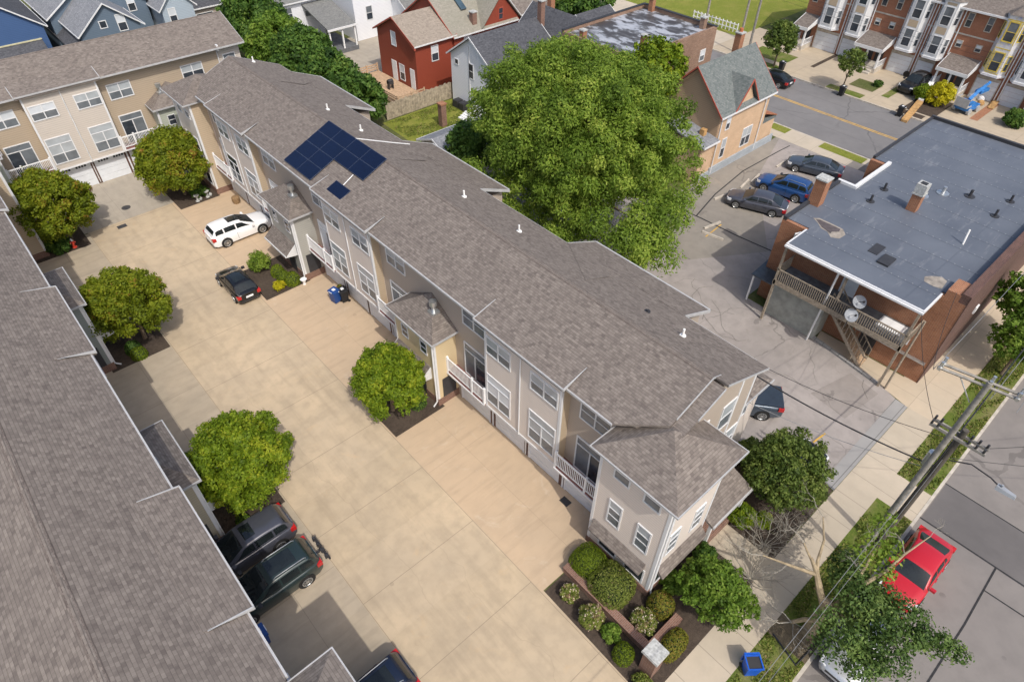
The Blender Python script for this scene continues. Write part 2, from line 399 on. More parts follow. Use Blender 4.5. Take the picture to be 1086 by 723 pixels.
def window(parent, T, s, z, w, h, style='twin', frame='white_trim', panes=('window_blind', 'window_screen'), fw=.075, d0=0., name='window'):
    """s,z = lower corner; style: twin / single / transom / slider / plain"""
    m = MB(T); fr = fw; d1 = d0+.05
    m.box(s-fr, s, d0, d1, z-fr, z+h+fr); m.box(s+w, s+w+fr, d0, d1, z-fr, z+h+fr)
    m.box(s, s+w, d0, d1, z-fr, z); m.box(s, s+w, d0, d1, z+h, z+h+fr)
    bar = .055; g = MB(T); e = .018
    def cell(a0, a1, z0, z1):
        zm = (z0+z1)/2
        m.box(a0, a1, d0, d1-.012, zm-bar/2, zm+bar/2)
        g.box(a0, a1, d0-.01, d0+e, zm, z1, 0); g.box(a0, a1, d0-.01, d0+e, z0, zm, 1)
    zt = z+h
    if style == 'transom' or style == 'slider':
        th = h*(.26 if style == 'transom' else .2); zt = z+h-th
        m.box(s, s+w, d0, d1, zt-bar/2, zt+bar/2); g.box(s, s+w, d0-.01, d0+e, zt, z+h, 0)
    if style in ('twin', 'transom'):
        c = s+w/2; m.box(c-bar*.7, c+bar*.7, d0, d1+.002, z, zt)
        cell(s, c-bar*.7, z, zt-bar/2*(style == 'transom')); cell(c+bar*.7, s+w, z, zt-bar/2*(style == 'transom'))
    elif style == 'slider':
        c = s+w/2; m.box(c-bar*.7, c+bar*.7, d0, d1, z, zt)
        g.box(s, c-bar*.7, d0-.01, d0+e, z, zt, 1); g.box(c+bar*.7, s+w, d0-.01, d0+e, z, zt, 0)
    elif style == 'triple':
        z1 = z+h*.36; z2 = z+h*.68
        for zz in (z1, z2): m.box(s, s+w, d0, d1-.01, zz-bar/2, zz+bar/2)
        g.box(s, s+w, d0-.01, d0+e, z, z2, 1); g.box(s, s+w, d0-.01, d0+e, z2, z+h, 0)
    elif style == 'single': cell(s, s+w, z, z+h)
    else: g.box(s, s+w, d0-.01, d0+e, z, z+h, 1)
    o = m.build(name, frame, parent)
    g.build('pane', list(panes), o)
    return o
# ------------------------------------------------------------------ setting: ground, roads, walks
def sheet(name, x0, x1, y0, y1, z, mat, kind='structure'):
    m = MB(); m.poly([(x0, y0, z), (x1, y0, z), (x1, y1, z), (x0, y1, z)])
    return struct(m.build(name, mat, closed=False), kind)
def flat(name, pts, z, mat, kind='structure'):
    m = MB(); m.poly([(x, y, z) for x, y in pts]); o = m.build(name, mat, closed=False)
    return struct(o, kind)
def block(name, x0, x1, y0, y1, z0, z1, mat):
    return struct(MB().box(x0, x1, y0, y1, z0, z1).build(name, mat))

grass_mat('lawn_grass', (.16, .20, .03), (.26, .28, .05), (.38, .32, .10), .45)
grass_mat('verge_grass', (.10, .15, .025), (.17, .20, .045), (.33, .26, .14), .8)
grass_mat('yard_grass', (.08, .10, .03), (.13, .15, .05), (.25, .21, .12), .6)
grass_mat('mulch', (.062, .048, .039), (.105, .08, .063), (.15, .118, .09), .5)
concrete('court_concrete', (.535, .43, .300), (.43, .355, .26), [('y', 4.4, 1.2, -1, 36), ('x', None, 3.98), ('x', None, 10.57)], stain=.55, jw=.014, jdark=.5, streak=(1.6, .16, 1), stains2=(.51, .38, .24), slabs=(6.62, 4.4, 3.97, 3.4), spots=.25, wander=(('x', 8.3, 2, 15.5, 4.0), ('x', 6.2, 12, 30, 3.0)))
concrete('apron_concrete', (.52, .395, .27), (.46, .36, .255), [('y', 15.9, 2.35), ('x', None, 13.2, 9, 50)], stain=.22, jw=.010, jdark=.72, stains2=(.56, .47, .36), streak=(.35, 2.2, 1), spots=.25)
concrete('far_apron_concrete', (.40, .355, .29), (.33, .30, .255), [('x', 3.3, .4), ('y', None, 57.9)], stain=.4, jw=.012, jdark=.7, streak=(2.0, .35, 1))
concrete('side_apron_concrete', (.45, .375, .28), (.37, .32, .25), [('y', 5.3, 1.05), ('x', None, 1.75)], stain=.42, jw=.012, jdark=.62, streak=(.3, 2.5, 1), slabs=(3.0, 5.3, 1.75, 3.7), spots=.4)
concrete('walk_concrete', (.50, .43, .335), (.43, .38, .305), [('x', 1.75, .2)], stain=.3, jw=.016, jdark=.5, slabs=(1.75, 9, 1.07, -3))
concrete('wide_walk_concrete', (.52, .43, .32), (.46, .395, .305), [('x', 1.9, .2), ('y', None, 2.9)], stain=.25, jw=.012, jdark=.6, slabs=(1.9, 3.2, 1.15, 2.9))
concrete('street_walk_concrete', (.50, .435, .345), (.44, .39, .315), [('y', 1.8, .3)], stain=.3, jw=.014, jdark=.6)
concrete('lot_asphalt', (.355, .322, .302), (.265, .242, .228), crack=.42, stain=.5, spots=.5, stains2=(.19, .17, .155))
concrete('lot_side', (.285, .26, .225), (.23, .21, .185), crack=.3, stain=.4, stains2=(.35, .30, .24))
concrete('road_asphalt', (.235, .215, .20), (.195, .18, .17), crack=.16, stain=.4, spots=.35)
concrete('street_asphalt', (.20, .195, .195), (.165, .162, .165), [('x', None, 66.0), ('x', None, 71.9)], crack=.15, stain=.3, jw=.03, jdark=.7)
concrete('patch_asphalt', (.15, .14, .137), (.118, .111, .11), stain=.3)
concrete('curb_concrete', (.33, .325, .315), (.27, .265, .26), [('y', .6, .1)], stain=.3)
concrete('town_drive', (.46, .385, .285), (.40, .34, .26), [('y', 4.7, 2.0), ('x', 2.6, .4)], stain=.35, jw=.02, jdark=.7)

concrete('lot_repair', (.29, .262, .242), (.235, .212, .198), crack=.5, stain=.5); plain('crack_dark', (.12, .108, .095), .95, vary=.4, scale=5)
sheet('ground', -420, 420, -420, 420, -.16, 'yard_grass')
sheet('road', -260, 260, -11.2, -.75, -.125, 'road_asphalt')
sheet('street', 62.8, 74.7, -260, 300, -.121, 'street_asphalt')
block('terrain', -120, 62.65, -.75, 250, -.155, -.004, 'yard_grass')
block('terrain', 74.85, 260, -.75, 250, -.155, -.004, 'yard_grass')
block('terrain', -120, 62.65, -60, -11.2, -.155, -.004, 'yard_grass')
block('kerb', -120, 62.8, -.90, -.75, -.15, .006, 'kerb_stone')
block('kerb', 62.65, 62.8, -.75, 250, -.15, .007, 'kerb_stone')
block('kerb', 74.7, 74.85, -.75, 250, -.15, .006, 'kerb_stone')
# court
sheet('courtyard', 3.95, 10.72, -.7, 54.3, .004, 'court_concrete')
sheet('driveway', 10.6, 15.9, 9.3, 54.9, .0045, 'apron_concrete')
sheet('driveway', -1.2, 3.95, -.7, 54.2, .005, 'side_apron_concrete')
sheet('driveway', -8, 22.6, 54.3, 62.4, .0075, 'far_apron_concrete')
# planting beds (mulch)
def bed(x0, x1, y0, y1): sheet('planting_bed', x0, x1, y0, y1, .011, 'mulch')
bed(10.68, 14.2, 21.45, 25.75); bed(10.75, 14.2, 37.45, 41.7); bed(10.8, 14.2, 52.8, 57.4)
bed(.3, 3.9, 21.8, 25.8); bed(.3, 3.9, 37.3, 41.8); bed(-.4, 3.7, 52.55, 57.2)
flat('planting_bed', [(10.72, 9.22), (14.6, 9.3), (21.4, 8.2), (21.6, 2.9), (10.62, 2.9)], .009, 'mulch')
flat('planting_bed', [(21.6, 2.95), (21.6, 8.3), (24.9, 8.0), (26.2, 3.2), (26.2, 2.95)], .009, 'mulch')
# south walk and verge
sheet('sidewalk', 10.62, 35.1, 1.15, 2.9, .012, 'walk_concrete')
sheet('sidewalk', -30, 3.9, 1.15, 2.9, .012, 'walk_concrete')
flat('sidewalk', [(35.1, 1.15), (62.6, 1.15), (62.6, 4.2), (37.4, 4.2), (37.4, 9.9), (36.35, 9.7), (35.6, 5.0), (35.1, 3.0)], .012, 'wide_walk_concrete')
sheet('sidewalk', 18.55, 20.25, 2.9, 5.7, .013, 'walk_concrete')
sheet('verge', 10.62, 17.0, -.75, 1.15, .002, 'verge_grass'); sheet('verge', 18.3, 23.4, -.75, 1.15, .002, 'verge_grass')
grass_mat('pit_soil', (.13, .105, .07), (.21, .17, .115), (.30, .25, .17), .6)
sheet('verge', 17.0, 18.3, -.75, 1.15, .002, 'pit_soil')
sheet('verge', 23.4, 27.6, -.75, 1.15, .002, 'verge_grass'); sheet('sidewalk', 27.6, 29.9, -.74, 1.15, .003, 'walk_concrete')
sheet('verge', 29.9, 62.6, -.75, 1.15, .002, 'verge_grass')
# parking lot behind the terrace
flat('parking_lot', [(22.2, 7.0), (26.3, 3.55), (35.15, 3.55), (35.7, 5.0), (36.5, 10), (36.6, 15.3), (44, 15.3), (60.0, 15.3), (60.0, 27.35), (43.0, 27.35), (43.0, 24), (40.5, 46), (22.2, 46)], .004, 'lot_asphalt')
flat('parking_lot', [(42.6, 17.3), (52.0, 24.3), (60.0, 27.0), (60.0, 27.36), (40.2, 27.36), (36.0, 21.4)], .0085, 'lot_side')
flat('kerb_strip', [(26.25, 2.92), (35.1, 2.92), (35.2, 3.72), (26.4, 3.62)], .010, 'curb_concrete')
m = MB()
for a, b in (((36.45, 9.9), (35.62, 5.0)), ((36.62, 13.6), (36.45, 9.9))):
    m.prism([(a[0], a[1], .0), (b[0], b[1], .0), (b[0]-.22, b[1], .0), (a[0]-.22, a[1], .0)], [(a[0], a[1], .16), (b[0], b[1], .16), (b[0]-.22, b[1], .16), (a[0]-.22, a[1], .16)])
struct(m.build('kerb_edge', 'curb_concrete'))
def line(name, pts, w, z, mat):
    m = MB()
    for a, b in zip(pts, pts[1:]):
        a, b = Vector((*a, z)), Vector((*b, z)); d = (b-a).normalized(); n = Vector((-d.y, d.x, 0))*w/2
        m.poly([tuple(a-n), tuple(b-n), tuple(b+n), tuple(a+n)])
    return struct(m.build(name, mat, closed=False))
line('tar_seam', [(42.2, 27.2), (42.5, 23.6), (42.6, 20.2), (42.9, 17.1), (42.4, 15.4)], .14, .014, 'tar')
line('tar_seam', [(42.4, 24.0), (46.5, 25.0), (51.8, 25.7), (57.5, 25.6), (59.4, 25.5)], .11, .015, 'tar')
line('parking_line', [(24.6, 5.7), (26.2, 5.6), (29.5, 5.2)], .10, .013, 'yellow_paint')
line('parking_line', [(40.6, 21.7), (43.0, 21.9)], .10, .013, 'yellow_paint')
# cracks and old repairs in the lot
rc = random.Random(21)
for k in range(22):
    x, y = rc.uniform(25, 36), rc.uniform(4.5, 22); a = rc.uniform(0, 6.28); pts = [(x, y)]
    for j in range(rc.randint(7, 13)):
        a += rc.uniform(-.75, .75); x += .55*math.cos(a); y += .55*math.sin(a)
        if not (24.8 < x < 35.6-.0*y and 4.0 < y < 24): break
        pts.append((x, y))
    if len(pts) > 3: line('pavement_crack', pts, rc.uniform(.014, .03), .0178+.0001*k, 'crack_dark')
for k, pts in enumerate(([(26.2, 12.0), (29.3, 12.6), (29.0, 15.2), (25.9, 14.4)], [(31.4, 5.0), (34.8, 4.6), (35.2, 6.6), (31.7, 7.4)], [(44.2, 16.2), (47.5, 16.4), (47.0, 18.6), (44.5, 18.0)])):
    flat('parking_lot', pts, .0125+.0006*k, 'lot_repair')
# street to the east with its walks and verges
line('road_marking', [(68.72, -80), (68.72, 200)], .13, -.116, 'yellow_paint'); line('road_marking', [(69.0, -80), (69.0, 200)], .13, -.116, 'yellow_paint')
sheet('sidewalk', 60.0, 62.64, 4.2, 200, .011, 'street_walk_concrete')
sheet('verge', 61.3, 62.6, 19.2, 23.6, .015, 'lawn_grass'); sheet('verge', 61.3, 62.6, 27.2, 29.2, .015, 'lawn_grass')
sheet('parking_lot', 60.0, 62.64, 15.4, 18.9, .016, 'patch_asphalt')
sheet('driveway', 74.86, 86, 8, 46.0, .004, 'town_drive'); sheet('sidewalk', 74.86, 80.9, 46.0, 120, .006, 'street_walk_concrete')
sheet('lawn', 80.9, 130, 46.0, 130, .003, 'lawn_grass')
sheet('verge', 74.95, 76.2, 26.3, 30.4, .010, 'verge_grass'); sheet('verge', 74.95, 76.2, 36.4, 39.6, .010, 'verge_grass')
sheet('verge', 77.6, 80.2, 26.2, 29.0, .010, 'yard_grass'); sheet('verge', 77.4, 82.5, 24.3, 25.1, .010, 'verge_grass')
sheet('planting_bed', 76.3, 81.5, 18.9, 22.2, .010, 'mulch'); sheet('planting_bed', 74.95, 76.0, 19.6, 22.4, .012, 'mulch')
sheet('planting_bed', 79.0, 85, 34.1, 34.6, .010, 'mulch'); sheet('planting_bed', 79.0, 85.2, 15.6, 16.4, .010, 'orange_brick')
sheet('verge', 77.2, 80.5, 37.0, 42.0, .010, 'verge_grass')
# road patches
flat('road_patch', [(28.9, -1.5), (30.3, -1.3), (25.5, -10.5), (23.6, -10.5), (26.4, -4.6)], -.119, 'patch_asphalt') if False else None
sheet('road_patch', 28.2, 31.4, -11.1, -.95, -.121, 'patch_asphalt')
line('tar_seam', [(28.25, -.9), (28.3, -11.0)], .09, -.117, 'tar'); line('tar_seam', [(31.4, -.9), (31.35, -11.0)], .07, -.117, 'tar')
line('tar_seam', [(28.3, -4.65), (24.2, -4.75), (20.0, -4.7), (8.0, -4.8)], .09, -.116, 'tar'); line('tar_seam', [(26.6, -4.7), (26.7, -7.5), (26.5, -11)], .07, -.115, 'tar')
# back yards
flat('lawn', [(32.3, 55.2), (31.9, 45.8), (40.9, 46.5), (41.2, 55.2)], .003, 'lawn_grass')
flat('driveway', [(36.0, 60), (41, 60), (45.5, 75), (45.5, 78), (39.0, 78), (36.0, 68)], .004, 'far_apron_concrete')

# cast iron in the court
o = MB().cyl((7.5, 56.1, .004), .36, .012, 20).build('manhole_cover', 'metal_dark'); tag(o, 'round dark manhole cover in the grey apron', 'manhole cover')
m = MB(); m.box(5.95, 6.65, 53.25, 53.75, .004, .014)
o = m.build('drain_grate', 'metal_dark'); tag(o, 'rectangular rusty drain grate in the tan concrete court', 'drain grate')
m = MB(); m.box(14.75, 15.15, 11.75, 12.3, .006, .02)
o = m.build('drain_grate', 'metal_dark'); tag(o, 'small square black drain grate by the garage door under the long balcony', 'drain grate')

# ------------------------------------------------------------------ terraces round the court
ZE, ZR = 8.55, 10.25
def rp(d): return ZE+.42*(.9-d) if d > -3.15 else ZR-.42*(-3.15-d)     # roof plane height at offset d
PITCH = 15.9
def terrace(name, label, T, loc, n0=7.7, n1=54.4, bays=(12.9, 28.8, 44.5), towers=(21.7, 37.6), near_pav=True, far_pav=True, pavd=1.33,
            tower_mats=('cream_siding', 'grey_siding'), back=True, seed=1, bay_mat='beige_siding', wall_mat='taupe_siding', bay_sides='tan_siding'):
    rn = random.Random(seed)
    root = thing(name, label, 'terraced houses', loc)
    BL = 5.45; TW = 3.85
    # main wall
    prof = [(0, 0), (0, 8.45), (-3.15, 9.78), (-6.9, 8.2), (-6.9, 0)]
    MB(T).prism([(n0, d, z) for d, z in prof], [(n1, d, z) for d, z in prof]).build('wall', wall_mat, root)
    m = MB(T)            # brick base course between the garage doors
    for a in [n0+2.05]+[x for b in bays for x in (b-.28, b+2.5, b+BL-.1)]:
        m.box(a, a+.45, 0, .05, 0, 2.25)
    m.build('brick_base', 'dark_brick', root)
    m = MB(T)            # roof
    r0 = n0+.3 if near_pav else n0-.35; r1 = n1-.3 if far_pav else n1+.35
    e0 = 9.9 if near_pav else r0; e1 = n1-1.9 if far_pav else r1
    front = [(e0, .72, rp(.72)), (e1, .72, rp(.72))] + ([(r1, -.6, rp(-.6))] if far_pav else []) + [(r1, -3.15, ZR), (r0, -3.15, ZR)] + ([(r0, -.6, rp(-.6))] if near_pav else [])
    m.slab(front); bk = -7.1
    m.slab([(r0, -3.15, ZR+.002), (r1, -3.15, ZR+.002), (r1, bk, rp(bk)), (r0, bk, rp(bk))])
    if near_pav:
        m.slab([(r0-.65, -.6, rp(-.6)-.16), (r0, -.6, rp(-.6)-.16), (r0, -3.15, ZR-.16), (r0-.65, -3.15, ZR-.16)])
        m.slab([(r0-.65, -3.3, rp(-3.3)), (r0+.002, -3.3, rp(-3.3)), (r0+.002, bk, rp(bk)), (r0-.65, bk, rp(bk))])
    roof = m.build('roof', 'shingle_taupe', root)
    m = MB(T)            # ridge cap course
    m.prism([(r0, -3.0, rp(-3.0)+.004), (r1, -3.0, rp(-3.0)+.004), (r1, -3.3, rp(-3.3)+.004), (r0, -3.3, rp(-3.3)+.004)],
            [(r0, -3.05, rp(-3.0)+.035), (r1, -3.05, rp(-3.0)+.035), (r1, -3.25, rp(-3.3)+.035), (r0, -3.25, rp(-3.3)+.035)])
    m.build('ridge_cap', 'shingle_ridge_shade', roof)
    m = MB(T)            # gutters and rake boards
    m.box(e0, e1, .72, .79, rp(.72)-.12, rp(.72)); m.box(r0, r1, bk-.07, bk, rp(bk)-.15, rp(bk)-.045)
    for s, keep in ((r0, True), (r1, True)):
        s0, s1 = (s-.035, s) if s == r0 else (s, s+.035)
        d_a = -.95 if ((s == r0 and near_pav) or (s == r1 and far_pav)) else .72
        for (da, db) in ((d_a, -3.15), (-3.15, -3.75 if (s == r0 and near_pav) else bk)):
            m.prism([(s0, da, rp(da)-.09), (s1, da, rp(da)-.09), (s1, db, rp(db)-.09), (s0, db, rp(db)-.09)],
                    [(s0, da, rp(da)+.012), (s1, da, rp(da)+.012), (s1, db, rp(db)+.012), (s0, db, rp(db)+.012)])
    if near_pav:
        s = r0-.65
        for da, db, dz in ((-1.5, -3.15, .16), (-3.3, bk, 0.)):
            m.prism([(s-.035, da, rp(da)-.10-dz), (s, da, rp(da)-.10-dz), (s, db, rp(db)-.10-dz), (s-.035, db, rp(db)-.10-dz)],
                    [(s-.035, da, rp(da)+.012-dz), (s, da, rp(da)+.012-dz), (s, db, rp(db)+.012-dz), (s-.035, db, rp(db)+.012-dz)])
    m.build('gutter', 'gutter_white', root)
    def garage(c, w=2.5):
        m = MB(T); m.box(c-w/2-.12, c-w/2, .0, .07, 0, 2.2); m.box(c+w/2, c+w/2+.12, .0, .07, 0, 2.2); m.box(c-w/2-.12, c+w/2+.12, .0, .07, 2.2, 2.33)
        for k in range(4): m.box(c-w/2, c+w/2, .0, .035-.004*(k % 2), .02+k*.545, .02+(k+1)*.545-.018)
        g = m.build('garage_door', 'white_door', root)
        p = MB(T)
        for sgn in (-1, 1):
            for k in range(4):
                a = c+sgn*w*.25-.42+k*.22; p.box(a, a+.17, .03, .045, 1.80, 1.98)
        p.build('door_light', 'window_dark', g)
    def pane():
        return rn.choice([('window_blind', 'window_screen')]*4+[('window_dark', 'window_screen'), ('window_white', 'window_screen'), ('window_screen', 'window_screen')])
    def balcony(a, b):
        m = MB(T); m.box(a, b, .002, .74, 2.37, 2.56); bal = m.build('balcony', 'red_balcony', root)
        m = MB(T); m.box(a, b, .74, .80, 2.34, 2.44); m.build('edge_board', 'white_trim', bal)
        m = MB(T); m.box(a, b, .67, .74, 3.50, 3.58); m.box(a, b, .68, .73, 2.64, 2.70)
        n = int((b-a)/.115)
        for k in range(n): s = a+(k+.5)*(b-a)/n; m.box(s-.018, s+.018, .69, .725, 2.70, 3.50)
        for s in (a+.05, a+(b-a)*.33, b-.05): m.box(s-.06, s+.06, .64, .77, 2.45, 3.68)
        m.build('railing', 'white_rail', bal)
    gaps = []
    for i, a in enumerate(bays):
        b = a+BL
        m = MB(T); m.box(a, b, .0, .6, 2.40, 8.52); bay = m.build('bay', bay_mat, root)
        m = MB(T)
        for s in (a-.025, b-.11): m.box(s, s+.135, .5, .625, 2.42, 8.5)
        for s in (a-.02, b-.0): m.box(s, s+.02, .1, .5, 2.42, 8.5) if False else None
        m.box(a-.03, b+.03, -.01, .64, 2.26, 2.40)
        m.build('trim', 'white_trim', bay)
        m = MB(T); m.tube([(a+2.75, .66, 8.45), (a+2.75, .66, 2.35), (a+2.75, .30, 2.15), (a+2.72, .12, 1.9), (a+2.72, .12, .15)], .04, 6); m.each('downspout', 'white_trim', bay)
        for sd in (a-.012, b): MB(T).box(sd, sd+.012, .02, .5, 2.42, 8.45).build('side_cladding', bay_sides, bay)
        for c in (a+1.13, a+4.42):
            window(bay, T, c-.875, 6.62, 1.75, 1.05, 'twin', panes=pane(), d0=.6)
            window(bay, T, c-.875, 2.92, 1.75, 2.05, 'transom', panes=pane(), d0=.6)
        # bay roof lifts a little off the main slope
        m = MB(T); A, B = a-.35, b+.35
        tp = [(A, .95, 8.74), (B, .95, 8.74), (B, -.6, rp(-.6)+.012), (A, -.6, rp(-.6)+.012)]
        bt = [(A, .95, 8.50), (B, .95, 8.50), (B, -.6, rp(-.6)-.02), (A, -.6, rp(-.6)-.02)]
        m.prism(bt, tp); br = m.build('bay_roof', 'shingle_taupe', bay)
        m = MB(T)
        for s in (A-.05, B):
            m.prism([(s, 1.0, 8.60), (s+.05, 1.0, 8.60), (s+.05, -.45, rp(-.45)), (s, -.45, rp(-.62))],
                    [(s, 1.0, 8.77), (s+.05, 1.0, 8.77), (s+.05, -.45, rp(-.45)+.03), (s, -.45, rp(-.45)+.03)])
        m.box(A, B, .95, 1.01, 8.64, 8.74); m.build('rake_board', 'gutter_white', br)
        for c in (a+1.2, a+4.25): garage(c)
        gaps.append((a, b))
    for k, a in enumerate(towers):
        b = a+TW; c = (a+b)/2; tm = tower_mats[k % len(tower_mats)]; D = 1.5
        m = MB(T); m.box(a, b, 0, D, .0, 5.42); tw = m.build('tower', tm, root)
        m = MB(T); m.box(a-.04, b+.04, .0, D+.04, .0, .55); m.build('brick_base', 'brown_brick', tw)
        m = MB(T)
        m.mesh([(a-.3, D+.3, 5.40), (b+.3, D+.3, 5.40), (b+.3, .0, 5.40), (a-.3, .0, 5.40), (c, .0, 6.78)], [(0, 1, 4), (1, 2, 4), (3, 0, 4), (0, 3, 2, 1), (2, 3, 4)])
        tr = m.build('tower_roof', 'shingle_taupe', tw)
        m = MB(T); m.box(a-.35, b+.35, D+.3, D+.36, 5.29, 5.41); m.box(a-.35, a-.3, .02, D+.3, 5.29, 5.41); m.box(b+.3, b+.35, .02, D+.3, 5.29, 5.41); m.build('gutter', 'gutter_white', tr)
        m = MB(T); vs, vd = a+1.1, .55
        zt = 5.4+1.38*min((D+.3-vd)/(D+.3), (vs-a+.3)/(TW/2+.3))
        m.box(vs-.26, vs+.26, vd-.26, vd+.26, zt-.12, zt+.03); m.tube([(vs, vd, zt), (vs, vd, zt+.55)], .12, 10); m.tube([(vs, vd, zt+.42), (vs, vd, zt+.72)], .22, 10)
        m.build('flue', 'galvanised', tr)
        for s in (a+.75, a+2.55): window(tw, T, s, 3.75, .55, .8, 'single', panes=('window_dark', 'window_dark'), d0=D, fw=.05)
        m = MB(T); m.tube([(a+.1, D+.07, 5.3), (a+.1, D+.07, .35), (a+.1, D+.35, .08)], .05, 6); m.each('downspout', 'white_trim', tw)
        m = MB(T); m.box(a-.012, a+.1, D-.1, D+.03, .56, 5.3); m.box(b-.1, b+.012, D-.1, D+.03, .56, 5.3); m.each('corner_trim', 'white_trim', tw)
        # entry porch roof on the front, bracket ends
        m = MB(T); q0, q1 = a+.55, b-.1
        m.prism([(q0, D, 2.55), (q1, D, 2.55), (q1, D+.85, 2.12), (q0, D+.85, 2.12)], [(q0, D, 2.95), (q1, D, 2.95), (q1, D+.85, 2.24), (q0, D+.85, 2.24)])
        pr = m.build('porch_roof', 'shingle_taupe', tw)
        m = MB(T)
        for s in (q0-.06, q1): m.mesh([(s, D+.01, 2.0), (s, D+.01, 2.9), (s, D+.85, 2.16), (s+.06, D+.01, 2.0), (s+.06, D+.01, 2.9), (s+.06, D+.85, 2.16)], [(0, 1, 2), (3, 5, 4), (0, 3, 4, 1), (1, 4, 5, 2), (2, 5, 3, 0)])
        m.box(q0, q1, D+.85, D+.9, 2.1, 2.24); m.build('bracket', 'white_trim', pr)
        m = MB(T); m.box(a+1.2, a+2.2, D, D+.05, .1, 2.1); m.build('door', 'dark_trim', tw)
        # small dark side door under the balcony
        m = MB(T); m.box(a-.03, a, .2, 1.15, .05, 2.05); m.build('side_door', 'metal_dark', tw)
    # recesses with balcony, sliding door, garage door and upper window
    rec = []
    for a in bays:
        b = a+BL; nxt = [t for t in towers if 0 < t-b < 6]; prv = [t for t in towers if 0 < a-(t+TW) < 6]
        if nxt: rec.append((b, nxt[0], 1))
        elif far_pav and b > n1-9: rec.append((b, n1-1.3, 1))
        if prv: rec.append((prv[0]+TW, a, -1))
        elif near_pav and a < n0+8: rec.append((9.75, a, -1))
    for a, b, sgn in rec:
        c = a+1.6 if sgn > 0 else b-1.6
        if b-a < 3.3: c = (a+b)/2-.05
        window(root, T, c-.87, 2.62, 1.75, 2.35, 'slider', panes=('window_screen', 'window_dark') if sgn < 0 and a < n0+8 else rn.choice([('window_white', 'window_dark'), ('window_screen', 'window_dark')]), name='sliding_door')
        window(root, T, c-.87, 6.45, 1.75, 1.15, 'twin', panes=pane())
        garage((a+b)/2, 2.45); balcony(a+.01, b-.01)
    # end pavilions
    def pavilion(s0, s1, near):
        w0, w1 = -2.4, pavd
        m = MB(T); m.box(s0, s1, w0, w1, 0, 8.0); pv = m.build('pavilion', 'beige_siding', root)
        S0, S1 = (s0-.45, s1+.25) if near else (s0-.25, s1+.45); D0, D1 = w0-.45, w1+.5; sc = (S0+S1)/2; dc = (D0+D1)/2
        m = MB(T); m.mesh([(S0, D1, 8.0), (S1, D1, 8.0), (S1, D0, 8.0), (S0, D0, 8.0), (sc, dc, 9.2)], [(0, 1, 4), (1, 2, 4), (2, 3, 4), (3, 0, 4), (3, 2, 1, 0)])
        pr = m.build('pavilion_roof', 'shingle_taupe', pv)
        m = MB(T); m.box(S0-.05, S1+.05, D1, D1+.05, 7.91, 8.005); m.box(S0-.05, S0, D0, D1, 7.91, 8.005); m.box(S1, S1+.05, D0, D1, 7.91, 8.005); m.box(S0-.05, S1+.05, D0-.05, D0, 7.91, 8.005)
        m.build('gutter', 'gutter_white', pr)
        m = MB(T); m.box(s0-.05, s1+.05, w0-.05, w1+.05, 0, .5); m.build('brick_base', 'brown_brick', pv)
        m = MB(T)
        for s, s_ in ((s0-.02, s0+.13), (s1-.13, s1+.02)):
            m.box(s, s_, w1-.13, w1+.02, .5, 7.9)
            m.box(s, s_, w0-.02, w0+.13, .5, 7.9)
        m.each('corner_trim', 'white_trim', pv)
        m = MB(T); q = s0-.07 if near else s1+.07
        m.tube([(q, w1-.18, 7.85), (q, w1-.18, .4), (q-.25*(1 if near else -1), w1-.05, .06)], .05, 6); m.each('downspout', 'white_trim', pv)
        for c in (s0+.95, s1-1.25):
            window(pv, T, c-.32, 3.15, .64, 1.62, 'triple', panes=('window_blind', 'window_screen'), d0=w1)
            window(pv, T, c-.38, 6.55, .76, .5, 'plain', panes=('window_screen', 'window_screen'), d0=w1)
            window(pv, T, c-.5, .72, 1.0, 1.05, 'plain', panes=('window_dark', 'window_dark'), d0=w1)
        m = MB(T); a, b = s0+.45, s1-.25
        m.prism([(a, w1, 1.95), (b, w1, 1.95), (b, w1+.42, 1.84), (a, w1+.42, 1.84)], [(a, w1, 2.36), (b, w1, 2.36), (b, w1+.42, 1.92), (a, w1+.42, 1.92)])
        m.build('skirt_roof', 'shingle_taupe', pv)
        Q = (lambda u, o, z: T(s0-o, w1-u, z)) if near else (lambda u, o, z: T(s1+o, w1-u, z))     # end face: u runs back from the front corner
        for u in (.55, 2.35):
            window(pv, Q, u, 3.2, .62, 1.62, 'triple', panes=('window_blind', 'window_screen'))
        window(pv, Q, .35, .72, .8, 1.05, 'plain', panes=('window_dark', 'window_dark'))
        m = MB(Q); m.prism([(.25, 0, 1.95), (3.55, 0, 1.95), (3.55, .42, 1.84), (.25, .42, 1.84)], [(.25, 0, 2.36), (3.55, 0, 2.36), (3.55, .42, 1.92), (.25, .42, 1.92)])
        m.build('skirt_roof', 'shingle_taupe', pv)
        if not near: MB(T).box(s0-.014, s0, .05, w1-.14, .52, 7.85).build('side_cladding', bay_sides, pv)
    if near_pav: pavilion(5.92, 9.75, True)
    if far_pav: pavilion(n1-1.3, n1+2.5, False)
    if near_pav:          # gable end facing the south walk: windows and the side porch
        Q = lambda u, o, z: T(n0-o, -u, z)
        window(root, Q, 4.55, 5.7, .95, 1.75, 'single', panes=('window_blind', 'window_screen'))
        window(root, Q, 2.75, 6.2, .6, 1.3, 'single', panes=('window_blind', 'window_screen'))
        window(root, Q, 5.9, 3.0, .8, 1.6, 'single', panes=('window_blind', 'window_screen')); window(root, Q, 4.2, 3.0, .8, 1.6, 'single')
        m = MB(Q); m.box(5.6, 5.75, 0, .03, .5, 8.7); m.box(6.78, 6.93, 0, .03, .5, 8.3); m.each('corner_trim', 'white_trim', root)
